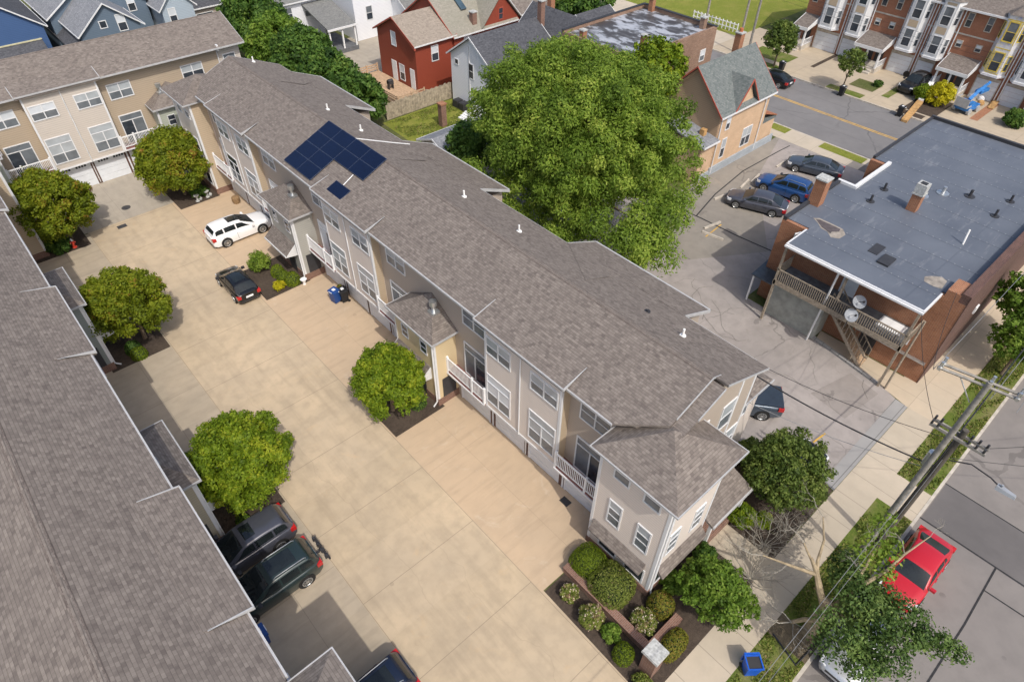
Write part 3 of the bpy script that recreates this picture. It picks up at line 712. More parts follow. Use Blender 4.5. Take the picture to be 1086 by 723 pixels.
        m = MB(Q); m.prism([(2.45, .0, 3.1), (5.75, .0, 3.1), (5.75, 2.25, 2.28), (2.45, 2.25, 2.28)], [(2.45, .0, 3.25), (5.75, .0, 3.25), (5.75, 2.25, 2.43), (2.45, 2.25, 2.43)])
        po = m.build('porch_roof', 'shingle_taupe', root)
        m = MB(Q); m.box(2.45, 5.75, 2.25, 2.33, 2.26, 2.42); m.build('gutter', 'gutter_white', po)
        m = MB(Q)
        for u in (2.7, 5.5): m.box(u-.08, u+.08, 2.0, 2.16, 0, 2.3)
        m.each('porch_post', 'white_rail', root)
        m = MB(Q); m.box(2.45, 5.7, 0, 2.1, 0, .35); m.build('porch_floor', 'brown_brick', root)
    if back:              # rear projections under the continued slope
        for a, b in ((12.1, 20.2), (27.9, 36.2), (43.7, 52.0)):
            m = MB(T); m.box(a+.3, b-.3, -9.2, -6.9, 0, 7.45); w = m.build('rear_wing', wall_mat, root)
            m = MB(T); P = [(a, -7.0, rp(-7.0)+.02), (b, -7.0, rp(-7.0)+.02), (b, -9.5, rp(-9.5)), (a, -9.5, rp(-9.5))]
            m.slab(P, .14)
            m.mesh([(b-.05, -7.1, rp(-7.1)+.02), (b-.35, -9.5, rp(-9.5)+.002), (b-3.9, -6.2, rp(-6.2)+.05), (b-3.9, -4.25, rp(-4.25)+.02)], [(0, 1, 2), (0, 2, 3), (0, 3, 1), (1, 3, 2)])
            wr = m.build('rear_roof', 'shingle_taupe', w)
            m = MB(T); m.box(a, b, -9.59, -9.5, rp(-9.5)-.14, rp(-9.5)+.01); m.box(a-.05, a, -9.5, -7.1, rp(-9.5)-.1, rp(-9.5)+.0) if False else None
            for s in (a-.06, b): m.prism([(s, -7.1, rp(-7.1)-.16), (s+.06, -7.1, rp(-7.1)-.16), (s+.06, -9.55, rp(-9.55)-.16), (s, -9.55, rp(-9.55)-.16)], [(s, -7.1, rp(-7.1)+.03), (s+.06, -7.1, rp(-7.1)+.03), (s+.06, -9.55, rp(-9.55)+.03), (s, -9.55, rp(-9.55)+.03)])
            m.build('gutter', 'gutter_white', wr)
    return root, roof

TE = lambda s, d, z: (15.5-d, s, z)
east, east_roof = terrace('terrace_row', 'long taupe shingled terrace with solar panels and cream and grey entry towers', TE, (15.5, 7.7, 0), seed=4)
TWt = lambda s, d, z: (-.9+d, s, z)
west, west_roof = terrace('terrace_row', 'shingled terrace seen almost straight down, its roof filling the lower corner beside parked dark SUVs', TWt, (-.9, 7.7, 0),
        tower_mats=('olive_siding', 'slate_green_siding'), pavd=1.75, back=False, seed=9)
TN = lambda s, d, z: (s, 61.6-d, z)
north, north_roof = terrace('terrace_row', 'terrace across the end of the court with white garage doors and sage entry tower', TN, (10, 61.6, 0), n0=-26, n1=22.3,
        bays=(-11.3, 4.55, 20.4-.0), towers=(-2.5, 13.35), near_pav=False, far_pav=False, tower_mats=('sage_siding',), back=False, seed=12, wall_mat='tan_siding', bay_mat='pale_siding') if False else terrace(
        'terrace_row', 'terrace across the end of the court with white garage doors and sage entry tower', TN, (10, 61.6, 0), n0=-26, n1=22.3,
        bays=(-11.3, 4.55), towers=(-2.5, 13.35), near_pav=False, far_pav=False, tower_mats=('sage_siding',), back=False, seed=12, wall_mat='north_tan', bay_mat='pale_siding')
# last unit of the end terrace, seen over the long roof
MB(TN).box(20.35, 22.3, .002, .012, 2.4, 8.45).build('end_cladding', 'pale_siding', north)
window(north, TN, 16.9, 6.5, 1.75, 1.1, 'twin', panes=('window_blind', 'window_dark')); window(north, TN, 20.75, 6.9, 1.0, .8, 'plain', d0=.012)
m = MB(TN); m.box(20.2, 20.35, 0, .6, 8.3, 8.8); m.tube([(20.25, .1, 8.4), (20.25, .1, .2)], .05, 6); m.each('downspout', 'white_trim', north)

m = MB(); m.box(22.35, 25.1, 8.15, 11.5, 0, 5.35); tw = m.build('rear_tower', 'beige_siding', east)
m = MB(); m.mesh([(22.4, 7.84, 5.38), (25.42, 7.84, 5.38), (25.42, 11.8, 5.38), (22.4, 11.8, 5.38), (22.4, 9.8, 6.7)], [(0, 1, 4), (1, 2, 4), (2, 3, 4), (0, 4, 3), (3, 2, 1, 0)]); tr = m.build('tower_roof', 'shingle_taupe', tw)
MB().box(22.4, 25.47, 7.78, 7.84, 5.27, 5.39).build('gutter', 'gutter_white', tr)
window(tw, fYm(8.15), 23.3, 3.6, .7, 1.3, 'single', panes=('window_blind', 'window_screen'))
# solar panels on the long roof (roof coordinates: y along, distance up the slope)
SL = math.atan(.42)
def roof_pt(y, up, lift): return (14.6+up*math.cos(SL)-lift*math.sin(SL), y, ZE+up*math.sin(SL)+lift*math.cos(SL))
def solar(y0, y1, u0, u1):
    def q(lift, e): return [roof_pt(y0+e, u0+e, lift), roof_pt(y1-e, u0+e, lift), roof_pt(y1-e, u1-e, lift), roof_pt(y0+e, u1-e, lift)]
    m = MB(); m.prism(q(.07, .006), q(.12, .006)); o = m.build('solar_panel', 'solar_frame', east)
    m = MB(); m.prism(q(.118, .022), q(.125, .022)); m.build('cells', 'solar_cells', o)
for c in range(4):
    y1 = 38.75-c*1.70; y0 = y1-1.70
    for r in range(4):
        if c >= 2 and r < 2: continue
        solar(y0, y1, .45+r*1.0, .45+(r+1)*1.0)
solar(32.0, 33.62, .50, 1.48)
m = MB(); m.tube([roof_pt(32.9, 1.5, .06), roof_pt(33.0, 2.4, .06)], .03, 6)
m.tube([(18.66, 35.6, 10.30), (18.93, 35.55, 10.2), (21.5, 35.4, 9.12), (22.6, 35.4, 8.67)], .04, 6); m.build('conduit', 'white_trim', east_roof)
m = MB(); m.tube([roof_pt(22.2, .0, .05), roof_pt(22.2, .0, .06)], .01, 4)
for (x, y) in ((20.19, 41.82), (20.27, 37.61), (20.29, 26.55), (20.45, 10.8), (20.36, 21.85), (20.17, 53.3), (20.6, 13.0)):
    z = ZR-.42*(x-18.65); m = MB(); h = .42 if y != 13.0 else .12
    m.tube([(x, y, z-.05), (x, y, z+h)], .055, 8); m.tube([(x, y, z-.05), (x, y, z+.04)], .16, 8)
    m.build('vent_pipe', 'pvc' if y != 13.0 else 'metal_dark', east_roof)
# ------------------------------------------------------------------ other buildings
def gable(root, x0, x1, y0, y1, ze, zr, axis, wall, roof, ov=.35, eo=.35, trim='white_trim', z0=0., skip_wall=False, rname='roof'):
    """gable block; ridge runs along axis"""
    if axis == 'x': P = lambda a, b, z: (a, b, z); a0, a1, b0, b1 = x0, x1, y0, y1
    else: P = lambda a, b, z: (b, a, z); a0, a1, b0, b1 = y0, y1, x0, x1
    bc = (b0+b1)/2; hw = (b1-b0)/2; k = (zr-ze)/hw
    prof = [(b0, z0), (b0, ze), (bc, zr), (b1, ze), (b1, z0)]
    w = None
    if not skip_wall:
        w = MB().prism([P(a0, b, z) for b, z in prof], [P(a1, b, z) for b, z in prof]).build('wall', wall, root)
    m = MB(); zz = .05; E = ze-k*eo
    for s, b_ in ((-1, b0-eo), (1, b1+eo)):
        q = [(a0-ov, b_, E+zz), (a1+ov, b_, E+zz), (a1+ov, bc, zr+zz), (a0-ov, bc, zr+zz)]
        m.prism([P(a, b, z) for a, b, z in q], [P(a, b, z+.12) for a, b, z in q])
    r = m.build(rname, roof, root)
    m = MB()
    for s, b_, g in ((-1, b0-eo, -.06), (1, b1+eo, .06)):
        m.box(*(sorted((P(a0-ov, 0, 0)[0], P(a1+ov, 0, 0)[0])) if axis == 'x' else sorted((b_, b_+g))),
              *(sorted((b_, b_+g)) if axis == 'x' else sorted((a0-ov, a1+ov))), E+.03, E+.165)
    m.each('gutter', 'white_trim', r); m = MB()
    for a, s in ((a0-ov, -.05), (a1+ov, .05)):
        for b_ in (b0-eo, b1+eo):
            m.prism([P(a, b_, E+.02), P(a+s, b_, E+.02), P(a+s, bc, zr+.02), P(a, bc, zr+.02)], [P(a, b_, E+.18), P(a+s, b_, E+.18), P(a+s, bc, zr+.18), P(a, bc, zr+.18)])
    m.each('roof_trim', trim, r)
    return w, r
def chimney(parent, x, y, z0, z1, mat='brown_brick', w=.55, cap='stone_cap', pots=0):
    m = MB().box(x-w/2, x+w/2, y-w/2, y+w/2, z0, z1); c = m.build('chimney', mat, parent)
    m = MB().box(x-w/2-.06, x+w/2+.06, y-w/2-.06, y+w/2+.06, z1, z1+.1)
    m.box(x-w/2+.12, x+w/2-.12, y-w/2+.12, y+w/2-.12, z1+.1, z1+.13); m.build('cap', cap, c)
    if pots: MB().cyl((x, y, z1+.1), .17, .3, 10).build('pot', 'terracotta', c)
    return c

plain('pale_trim', (.55, .52, .34), .6)
# peach painted brick house
h = thing('brick_house', 'peach painted brick house with slate grey roof by the parking lot', 'house', (54, 31, 0))
w, rf = gable(h, 48.7, 56.4, 27.4, 33.4, 5.75, 8.8, 'x', 'peach_brick', 'shingle_slate', ov=.4, trim='red_trim')
MB().box(48.67, 48.71, 27.5, 33.3, 3.2, 5.7).build('gable_siding', 'peach_tan_siding', h)
m = MB(); m.prism([(48.675, 27.6, 5.7), (48.675, 33.2, 5.7), (48.675, 30.4, 8.5)], [(48.71, 27.6, 5.7), (48.71, 33.2, 5.7), (48.71, 30.4, 8.5)]); m.each('gable_siding', 'peach_tan_siding', h)
m = MB(); m.box(48.6, 58.9, 27.28, 27.4, 0, .75); m.build('foundation', 'foundation_block', h)
# cross gable to the south
m = MB(); g0, g1, gp, gz = 50.4, 53.7, 52.05, 7.95
m.prism([(g0, 27.38, 5.2), (g1, 27.38, 5.2), (gp, 27.38, gz-.1)], [(g0, 27.6, 5.2), (g1, 27.6, 5.2), (gp, 27.6, gz-.1)]); m.build('gable_wall', 'peach_brick', h)
m = MB()
for s, ge in ((g0-.2, 5.45), (g1+.25, 5.45)):
    q = [(s, 27.1, ge), (gp, 27.1, gz), (gp, 29.9, gz), (s, 27.4, ge+.05)]
    m.prism([(a, b, z-.12) for a, b, z in q], q)
cr = m.build('gable_roof', 'shingle_slate', h)
m = MB()
for s, ge in ((g0-.2, 5.45), (g1+.25, 5.45)): m.prism([(s, 27.03, ge-.16), (gp, 27.03, gz-.16), (gp, 27.1, gz-.16), (s, 27.1, ge-.16)], [(s, 27.03, ge+.0), (gp, 27.03, gz+.0), (gp, 27.1, gz+.0), (s, 27.1, ge+.0)])
m.build('rake_board', 'red_trim', cr)
S = fYm(27.4)
window(h, S, 49.85, 1.3, .55, 1.75, 'single', panes=('window_blind', 'window_dark')); window(h, S, 53.1, 1.3, 1.35, 1.7, 'twin', panes=('window_blind', 'window_dark'))
window(h, S, 49.8, 4.0, .5, 1.1, 'single', panes=('window_white', 'window_dark'))
m = MB(); m.tube([(48.85, 27.3, 5.4), (48.85, 27.3, .2)], .05, 6); m.tube([(55.7, 27.3, 5.4), (55.7, 27.3, .2)], .05, 6); m.each('downspout', 'white_trim', h)
MB().slab([(56.6, 26.4, 2.75), (59.3, 26.4, 2.75), (59.3, 27.42, 3.15), (56.6, 27.42, 3.15)], .3).build('porch_roof', 'shingle_slate', h) if False else None
m = MB(); m.box(56.4, 58.9, 27.5, 33.3, 2.35, 2.6); pr = m.build('porch_roof', 'shingle_slate', h); m = MB(); m.slab([(56.38, 27.45, 3.5), (56.38, 33.3, 3.5), (58.95, 33.3, 2.64), (58.95, 27.45, 2.64)], .08); m.build('porch_shingles', 'copper_trim', pr)
m = MB(); m.box(56.4, 58.8, 27.55, 27.7, 0, 2.35); m.build('porch_wall', 'peach_brick', h)
m = MB(); m.box(56.42, 57.4, 28.2, 30.8, 4.0, 5.4); m.build('bay', 'white_trim', h)
chimney(h, 54.9, 31.0, 7.9, 10.0, 'orange_brick', .6, pots=1)
m = MB(); m.box(46.7, 48.68, 27.42, 33.2, 0, 3.55); lw = m.build('lean_to', 'peach_brick', h)
m = MB(); m.slab([(46.4, 27.0, 3.5), (48.66, 27.0, 3.55), (48.66, 33.5, 4.75), (46.4, 33.5, 4.72)], .14); lr = m.build('lean_to_roof', 'shingle_bluegrey', lw)
m = MB(); m.box(46.4, 48.7, 26.93, 27.0, 3.38, 3.52); m.build('gutter', 'white_trim', lr)
m = MB(); m.box(46.66, 49.0, 27.3, 27.42, 0, .5); m.build('foundation', 'foundation_block', lw)
m = MB(); m.box(47.75, 48.2, 28.15, 28.6, 3.7, 4.3); m.build('vent_hood', 'orange_wood', lr)

# flat roofed brick building behind the big tree
h = thing('brick_building', 'brown brick building with peeling silver flat roof behind the big tree', 'building', (54, 40, 0))
m = MB(); m.box(47.6, 59.8, 36.4, 45.6, 0, 7.75); m.build('wall', 'old_brick', h)
m = MB(); m.box(47.85, 59.55, 36.65, 45.35, 7.75, 7.80); fr = m.build('roof', 'silver_roof', h)
m = MB(); m.box(47.6, 59.8, 36.4, 36.65, 7.75, 8.15); m.box(47.6, 59.8, 45.35, 45.6, 7.75, 8.15); m.box(47.6, 47.85, 36.65, 45.35, 7.75, 8.0); m.box(59.55, 59.8, 36.65, 45.35, 7.75, 8.15); m.build('parapet', 'old_brick', h)
m = MB(); m.box(47.5, 59.9, 45.3, 45.65, 8.15, 8.2); m.box(59.5, 59.9, 36.35, 45.3, 8.15, 8.2); m.each('coping', 'dark_trim', fr)
window(h, fYm(36.4), 57.75, 5.3, .7, 1.0, 'single', panes=('window_white', 'window_screen'))
chimney(h, 49.9, 37.5, 7.7, 9.2, 'orange_brick', .5); chimney(h, 48.2, 43.4, 7.7, 8.5, 'orange_brick', .5); chimney(h, 59.1, 37.6, 7.75, 8.8, 'old_brick', .5); chimney(h, 59.3, 44.2, 7.75, 9.0, 'orange_brick', .5)

plain('old_tar', (.085, .072, .075), .9, vary=.3); plain('sand_patch', (.28, .25, .215), .9, vary=.3, scale=3)
# brick shop with the black membrane roof
h = thing('brick_building', 'orange brick corner building with black flat roof and rear wooden balcony', 'building', (48, 9, 0))
BX0, BX1, BY0, BY1, BZ = 37.5, 60.0, 3.45, 15.0, 6.35
MB().prism([(BX0, BY0, 0), (BX1, BY0, 0), (BX1, BY1, 0), (49.5, BY1, 0), (49.5, 13.9, 0), (44.8, 13.9, 0), (44.8, BY1, 0), (BX0, BY1, 0)],
           [(BX0, BY0, BZ), (BX1, BY0, BZ), (BX1, BY1, BZ), (49.5, BY1, BZ), (49.5, 13.9, BZ), (44.8, 13.9, BZ), (44.8, BY1, BZ), (BX0, BY1, BZ)]).build('wall', 'orange_brick', h)
m = MB(); m.box(BX0-.02, BX1+.02, BY0-.04, BY0, 0, BZ+.6); m.build('street_wall', 'dark_brick', h)
roof = MB().prism([(BX0+.25, BY0+.45, BZ), (BX1-.2, BY0+.45, BZ), (BX1-.2, BY1-.2, BZ), (49.8, BY1-.2, BZ), (49.8, 13.6, BZ), (44.5, 13.6, BZ), (44.5, BY1-.2, BZ), (BX0+.25, BY1-.2, BZ)],
           [(BX0+.25, BY0+.45, BZ+.06), (BX1-.2, BY0+.45, BZ+.06), (BX1-.2, BY1-.2, BZ+.06), (49.8, BY1-.2, BZ+.06), (49.8, 13.6, BZ+.06), (44.5, 13.6, BZ+.06), (44.5, BY1-.2, BZ+.06), (BX0+.25, BY1-.2, BZ+.06)]).build('roof', 'roof_membrane', h)
m = MB(); m.box(BX0, BX1, BY0, BY0+.45, BZ, BZ+.6); m.build('parapet', 'dark_brick', h)
m = MB(); m.box(BX0, BX0+1.5, BY0+.45, BY0+1.2, BZ, BZ+.45); m.build('parapet_return', 'orange_brick', h)
m = MB(); m.box(BX1-.25, BX1, BY0+.45, BY1, BZ, BZ+.30); m.box(49.8, BX1-.25, BY1-.2, BY1, BZ, BZ+.22); m.box(BX0, 44.5, BY1-.25, BY1, BZ, BZ+.25); m.each('coping', 'metal_dark', h)
m = MB(); m.box(44.5, 49.8, 13.6, 13.85, BZ+.05, BZ+.24); m.box(44.5, 44.75, 13.85, BY1, BZ+.05, BZ+.24); m.build('flashing', 'white_trim', h)
def blob(pts, z, th=.008): return MB().prism([(x, y, z) for x, y in pts], [(x, y, z+th) for x, y in pts])
blob([(38.99, 13.69), (39.29, 13.42), (39.3, 12.5), (39.26, 11.76), (38.8, 11.35), (38.1, 11.4), (37.84, 11.84), (38.25, 12.3), (38.3, 12.78), (38.7, 13.2)], BZ+.061).build('roof_patch', 'sand_patch', roof)
blob([(38.98, 13.51), (39.14, 13.25), (39.14, 11.87), (38.79, 11.8), (38.45, 12.1), (38.2, 12.05), (38.44, 12.77)], BZ+.071).build('roof_patch', 'old_tar', roof)
blob([(37.85, 5.99), (38.3, 6.15), (38.65, 5.93), (39.04, 5.45), (38.85, 5.08), (37.92, 5.0), (37.78, 5.41)], BZ+.061).build('roof_patch', 'sand_patch', roof)
m = MB(); m.box(38.2, 39.4, 9.0, 9.6, BZ+.06, BZ+.1); m.box(37.5, 38.6, 8.0, 8.7, BZ+.06, BZ+.18); m.build('roof_hatch', 'metal_dark', roof)
c = chimney(h, 44.95, 9.9, BZ, BZ+1.25, 'orange_brick', .62); MB().box(44.95-.33, 44.95+.33, 9.9-.33, 9.9+.33, BZ+1.38, BZ+2.0).build('liner', 'stone_cap', c)
MB().box(44.95-.2, 44.95+.2, 9.9-.2, 9.9+.2, BZ+2.0, BZ+2.02).build('flue', 'dark_trim', c)
c = chimney(h, 40.75, 14.55, BZ-.4, BZ+1.9, 'orange_brick', .75)
for x, y, s in ((47.2, 10.2, .3), (48.6, 9.4, .3), (49.6, 8.0, .25), (51.0, 5.9, .2), (48.3, 5.9, .2), (43.8, 12.2, .2), (46.0, 12.3, .2)):
    m = MB(); m.cyl((x, y, BZ+.05), s*1.4, .05, 10); m.cyl((x, y, BZ+.1), s*.4, .45, 8); m.build('roof_vent', 'metal_dark' if s < .3 else 'galvanised', roof)
m = MB(); m.tube([(43.4, 6.0, BZ+.05), (43.6, 6.1, BZ+1.0)], .06, 8); m.build('roof_vent', 'pvc', roof)
# rear porch: roof, deck, rails, stair, posts
PX = 35.25
m = MB(); m.box(PX, BX0+.25, 4.85, 13.25, BZ-.02, BZ+.055); pr = m.build('porch_roof', 'roof_membrane', h)
m = MB(); m.box(PX-.1, PX, 4.75, 13.35, BZ-.16, BZ+.06); m.box(PX, BX0, 13.25, 13.35, BZ-.16, BZ+.07); m.box(PX, BX0, 4.75, 4.85, BZ-.16, BZ+.07); m.box(PX-.22, PX-.1, 4.75, 13.35, BZ-.14, BZ-.02); m.build('gutter', 'white_trim', pr)
m = MB(); m.box(PX+.15, BX0, 4.9, 13.4, 3.25, 3.42); dk = m.build('deck', 'deck_grey', h)
m = MB(); m.box(PX+.1, PX+.16, 4.9, 13.4, 3.1, 3.45); m.box(PX+.1, PX+.16, 4.9, 13.4, 4.25, 4.33); m.box(PX+.16, BX0, 4.86, 4.92, 4.25, 4.33); m.box(PX+.16, BX0, 13.38, 13.44, 4.25, 4.33); m.build('rail', 'weathered_wood', dk)
m = MB()
for k in range(62): y = 5.0+k*.135; m.box(PX+.11, PX+.15, y-.022, y+.022, 3.45, 4.25)
for k in range(13): x = PX+.3+k*.15; m.box(x-.02, x+.02, 4.87, 4.91, 3.42, 4.25); m.box(x-.02, x+.02, 13.39, 13.43, 3.42, 4.25)
m.build('balusters', 'weathered_wood', dk)
m = MB()
for y in (4.95, 13.3): m.box(PX+.1, PX+.24, y-.07, y+.07, 0, BZ-.1)
m.box(PX+.1, PX+.24, 9.2, 9.34, 4.3, BZ-.1); m.each('porch_post', 'weathered_wood', h)
m = MB(); m.tube([(PX-.08, 9.75, BZ-.1), (35.85, 10.1, 0)], .065, 6); m.each('downspout', 'white_trim', h)
m = MB(); m.box(36.2, 36.3, 9.9, 13.5, 0, 3.1); m.box(36.3, 37.5, 9.9, 10.0, 0, 3.1); m.build('lower_enclosure', 'panel_grey', h)
X = fXm(BX0)
window(h, X, 10.6, 4.9, 2.2, .55, 'plain', panes=('window_dark', 'window_screen')); window(h, X, 6.0, 4.9, 1.1, .55, 'plain', panes=('window_dark', 'window_dark')); window(h, X, 7.3, 4.9, 1.1, .55, 'plain', panes=('window_dark', 'window_dark'))
MB(X).box(5.2, 12.9, 0, .03, 4.65, 4.85).build('sill', 'white_trim', h)
MB(X).box(9.0, 10.0, 0, .05, 3.42, 5.5).build('door', 'white_door', h); MB(X).box(5.4, 6.9, .2, 1.3, 3.43, 3.47).build('deck_board', 'white_paint', h)
MB(X).box(6.6, 7.6, 0, .05, .1, 2.2).build('door', 'metal_dark', h)
for y0, y1, z0, z1, x in ((9.7, 6.5, 3.35, .12, 35.9), (9.7, 6.5, 3.35, .12, 36.9)):
    m = MB(); m.prism([(x-.05, y0, z0-.28), (x+.05, y0, z0-.28), (x+.05, y1, z1-.1), (x-.05, y1, z1-.1)], [(x-.05, y0, z0), (x+.05, y0, z0), (x+.05, y1, z1+.12), (x-.05, y1, z1+.12)])
    m.build('stringer', 'weathered_wood', h)
m = MB()
for k in range(16): f = (k+.5)/16; y = 9.7-3.2*f; z = 3.35-3.23*f; m.box(35.95, 36.85, y-.13, y+.13, z-.04, z)
m.build('stair_treads', 'deck_wood', h)
m = MB()
for x in (35.9, 36.9):
    m.prism([(x-.035, 9.7, 4.2), (x+.035, 9.7, 4.2), (x+.035, 6.5, 1.0), (x-.035, 6.5, 1.0)], [(x-.035, 9.7, 4.28), (x+.035, 9.7, 4.28), (x+.035, 6.5, 1.08), (x-.035, 6.5, 1.08)])
    for k in range(13): f = k/12; y = 9.7-3.2*f; z = 3.35-3.23*f; m.box(x-.02, x+.02, y-.02, y+.02, z, z+.88)
m.build('stair_rail', 'weathered_wood', h)
m = MB(); m.slab([(36.25, 13.45, 2.3), (38.3, 13.45, 2.6), (38.3, 15.3, 2.6), (36.25, 15.3, 2.3)], .08); tr = m.build('porch_canopy', 'tin_roof', h)
m = MB(); m.box(36.35, 36.45, 15.1, 15.2, 0, 2.25); m.build('canopy_post', 'white_rail', tr)
MB(fXm(BX0)).box(13.6, 15.0, 0, .02, .2, 6.2).build('end_pier', 'orange_brick', h)
m = MB(); m.tube([(37.3, 13.5, BZ-.2), (36.9, 13.65, BZ-.2), (36.9, 13.65, 5.5)], .06, 6); m.build('vent_elbow', 'white_trim', h)
m = MB(); m.box(37.46, 37.5, 5.0, 5.5, 2.2, 2.7); m.build('utility_box', 'white_paint', h)
m = MB(); m.box(37.3, 37.48, 3.6, 8.0, 1.55, 1.66); m.build('conduit', 'galvanised', h)
MB().box(42.0, 42.5, BY0-.14, BY0-.05, 3.2, 3.7).build('meter_box', 'white_paint', h)

def dish(label, p):
    t = thing('satellite_dish', label, 'satellite dish', p, group='grey satellite dishes on the rear deck rail')
    m = MB(); m.lathe((0, 0, 0), [(.03, -.07), (.2, -.05), (.36, .02), (.42, .07), (.41, .085), (.34, .04), (.18, -.03), (.02, -.05)], 18)
    o = m.build('dish', 'dish_grey', t, world=False); o.rotation_euler = (R(28), R(-30), 0)
    m = MB(); m.tube([(.05, .05, -.95), (.05, .05, -.05)], .03, 6); m.tube([(0, 0, 0), (-.25, -.3, .35)], .02, 6); m.box(-.31, -.2, -.36, -.25, .3, .4); m.build('mast', 'metal_dark', t, world=False)
    return t
dish('grey satellite dish mounted on the upper deck rail', (35.25, 8.05, 4.95)); dish('grey satellite dish mounted lower, over the stair below the deck rail', (34.9, 8.05, 4.1))

# red house
h = thing('wooden_house', 'red wooden house with tan roofed annex beside the fence', 'house', (44, 62, 0))
gable(h, 39.2, 44.2, 58.5, 65.5, 5.1, 6.95, 'x', 'red_siding', 'shingle_tan', ov=.3, trim='red_trim')
gable(h, 44.2, 53.0, 58.3, 67.5, 5.0, 8.1, 'x', 'red_siding', 'shingle_worn', ov=.25, trim='red_trim', rname='main_roof')
m = MB(); m.prism([(48.2, 58.2, 0), (53.4, 58.2, 0), (53.4, 58.2, 5.2), (50.8, 58.2, 8.0), (48.2, 58.2, 5.2)], [(48.2, 62.5, 0), (53.4, 62.5, 0), (53.4, 62.5, 5.2), (50.8, 62.5, 8.0), (48.2, 62.5, 5.2)]); m.build('gable_wall', 'red_siding', h)
m = MB()
for s in (47.85, 53.75):
    q = [(s, 57.9, 4.95), (50.8, 57.9, 8.15), (50.8, 62.8, 8.15), (s, 62.8, 4.95)]; m.prism(q, [(a, b, z+.12) for a, b, z in q])
m.build('gable_roof', 'shingle_worn', h)
W = fXm(39.2)
window(h, W, 62.0, 4.1, .75, 1.35, 'single', panes=('window_white', 'window_white')); window(h, W, 60.9, .7, .8, 1.6, 'single', panes=('window_white', 'window_dark'))
MB(W).box(62.3, 63.2, 0, .05, .3, 2.4).build('door', 'white_paint', h); MB(W).box(58.95, 59.75, 0, .05, .3, 2.4).build('door', 'white_paint', h)
window(h, fYm(58.5), 41.3, 3.0, .8, 1.5, 'single', panes=('window_white', 'window_dark'))
window(h, fYm(58.3), 45.6, 3.1, .9, 1.6, 'single', panes=('window_white', 'window_white')); window(h, fYm(58.2), 49.4, 3.0, .8, 1.0, 'single', panes=('window_white', 'window_white')); window(h, fYm(58.2), 51.4, 3.0, .8, 1.0, 'single', panes=('window_white', 'window_white'))
window(h, fYm(58.2), 50.5, 5.4, .55, 1.1, 'single', frame='red_trim', panes=('window_dark', 'window_dark'))
m = MB(); m.prism([(46.8, 60.2, 6.55), (47.5, 60.2, 6.55), (47.5, 61.6, 7.45), (46.8, 61.6, 7.45)], [(46.8, 60.1, 6.7), (47.5, 60.1, 6.7), (47.5, 61.5, 7.6), (46.8, 61.5, 7.6)]); m.build('skylight', 'sky_glass', h)
chimney(h, 47.4, 58.9, 4.6, 6.6, 'brown_brick', .6)
m = MB(); m.prism([(39.05, 58.1, 4.7), (38.85, 58.1, 4.7), (38.85, 61.6, 6.6), (39.05, 61.6, 6.6)], [(39.05, 58.1, 4.95), (38.85, 58.1, 4.95), (38.85, 61.6, 6.9), (39.05, 61.6, 6.9)]); m.build('rake_board', 'red_trim', h)
# its deck
m = MB(); m.box(35.6, 39.15, 57.2, 66.2, .1, .28); d = m.build('deck', 'deck_wood', h)
for posts, boxes in ((((35.64, 57.2), (35.64, 59.9), (35.64, 62.4), (37.4, 57.2), (39.05, 57.2)), ((35.6, 35.68, 57.2, 62.4), (35.6, 39.1, 57.15, 57.23))), (((36.25, 66.14), (37.6, 66.14), (39.0, 66.14)), ((36.2, 39.1, 66.1, 66.18),))):
    m = MB()
    for z in (.55, .8, 1.05):
        for q in boxes: m.box(*q, z-.06, z+.06)
    for x, y in posts: m.box(x-.07, x+.07, y-.07, y+.07, .1, 1.2)
    m.build('deck_rail', 'deck_wood', d)
o = MB(); o.box(-.3, .3, -.25, .25, .55, .85); o.box(-.28, -.22, -.2, .2, 0, .55); o.box(.22, .28, -.2, .2, 0, .55); o.tube([(-.3, 0, .86), (.3, 0, .86)], .2, 8)
o = o.build('barbecue', 'metal_dark'); o.location = (37.3, 61.0, .285); tag(o, 'small dark barbecue on the red house deck', 'barbecue')

# fence between the yards
fx = [33.0+k*.15 for k in range(56)]
t = thing('wooden_fence', 'weathered grey board fence between the lawn and red house', 'fence', (37, 55.4, 0))
m = MB()
for k, x in enumerate(fx): hh = 1.72+.05*math.sin(k*1.7); m.box(x, x+.135, 55.36+.012*(k % 2), 55.40+.012*(k % 2), .02, hh)
m.build('boards', 'fence_wood', t)
m = MB(); m.box(33, 41.4, 55.42, 55.5, .4, .5); m.box(33, 41.4, 55.42, 55.5, 1.3, 1.4)
for x in (33.1, 35.6, 38.1, 40.6): m.box(x-.06, x+.06, 55.43, 55.55, 0, 1.75)
m.build('post_and_rail', 'weathered_wood', t)

# white house with dark roof
h = thing('wooden_house', 'white clapboard house with charcoal roof next to the red house', 'house', (46, 51, 0))
gable(h, 41.1, 49.5, 48.1, 54.9, 5.0, 7.25, 'x', 'white_siding', 'shingle_dark', ov=.3)
W = fXm(41.1)
window(h, W, 53.7, 4.1, .5, .45, 'plain', panes=('window_dark', 'window_dark')); window(h, W, 51.3, 3.3, .55, 1.4, 'single', panes=('window_dark', 'window_dark')); window(h, W, 48.7, 4.1, .5, .45, 'plain', panes=('window_dark', 'window_dark')); window(h, W, 50.1, .9, .8, 1.4, 'single', panes=('window_dark', 'window_dark'))
MB(W).box(51.85, 52.0, 0, .05, 0, 6.4).build('corner_trim', 'white_trim', h)
gable(h, 49.6, 55.4, 46.8, 54.6, 5.0, 7.5, 'y', 'white_siding', 'shingle_dark', ov=.3, rname='cross_roof')
gable(h, 51.2, 54.8, 45.6, 50.0, 5.0, 7.0, 'y', 'white_siding', 'shingle_dark', ov=.3, rname='dormer_roof')
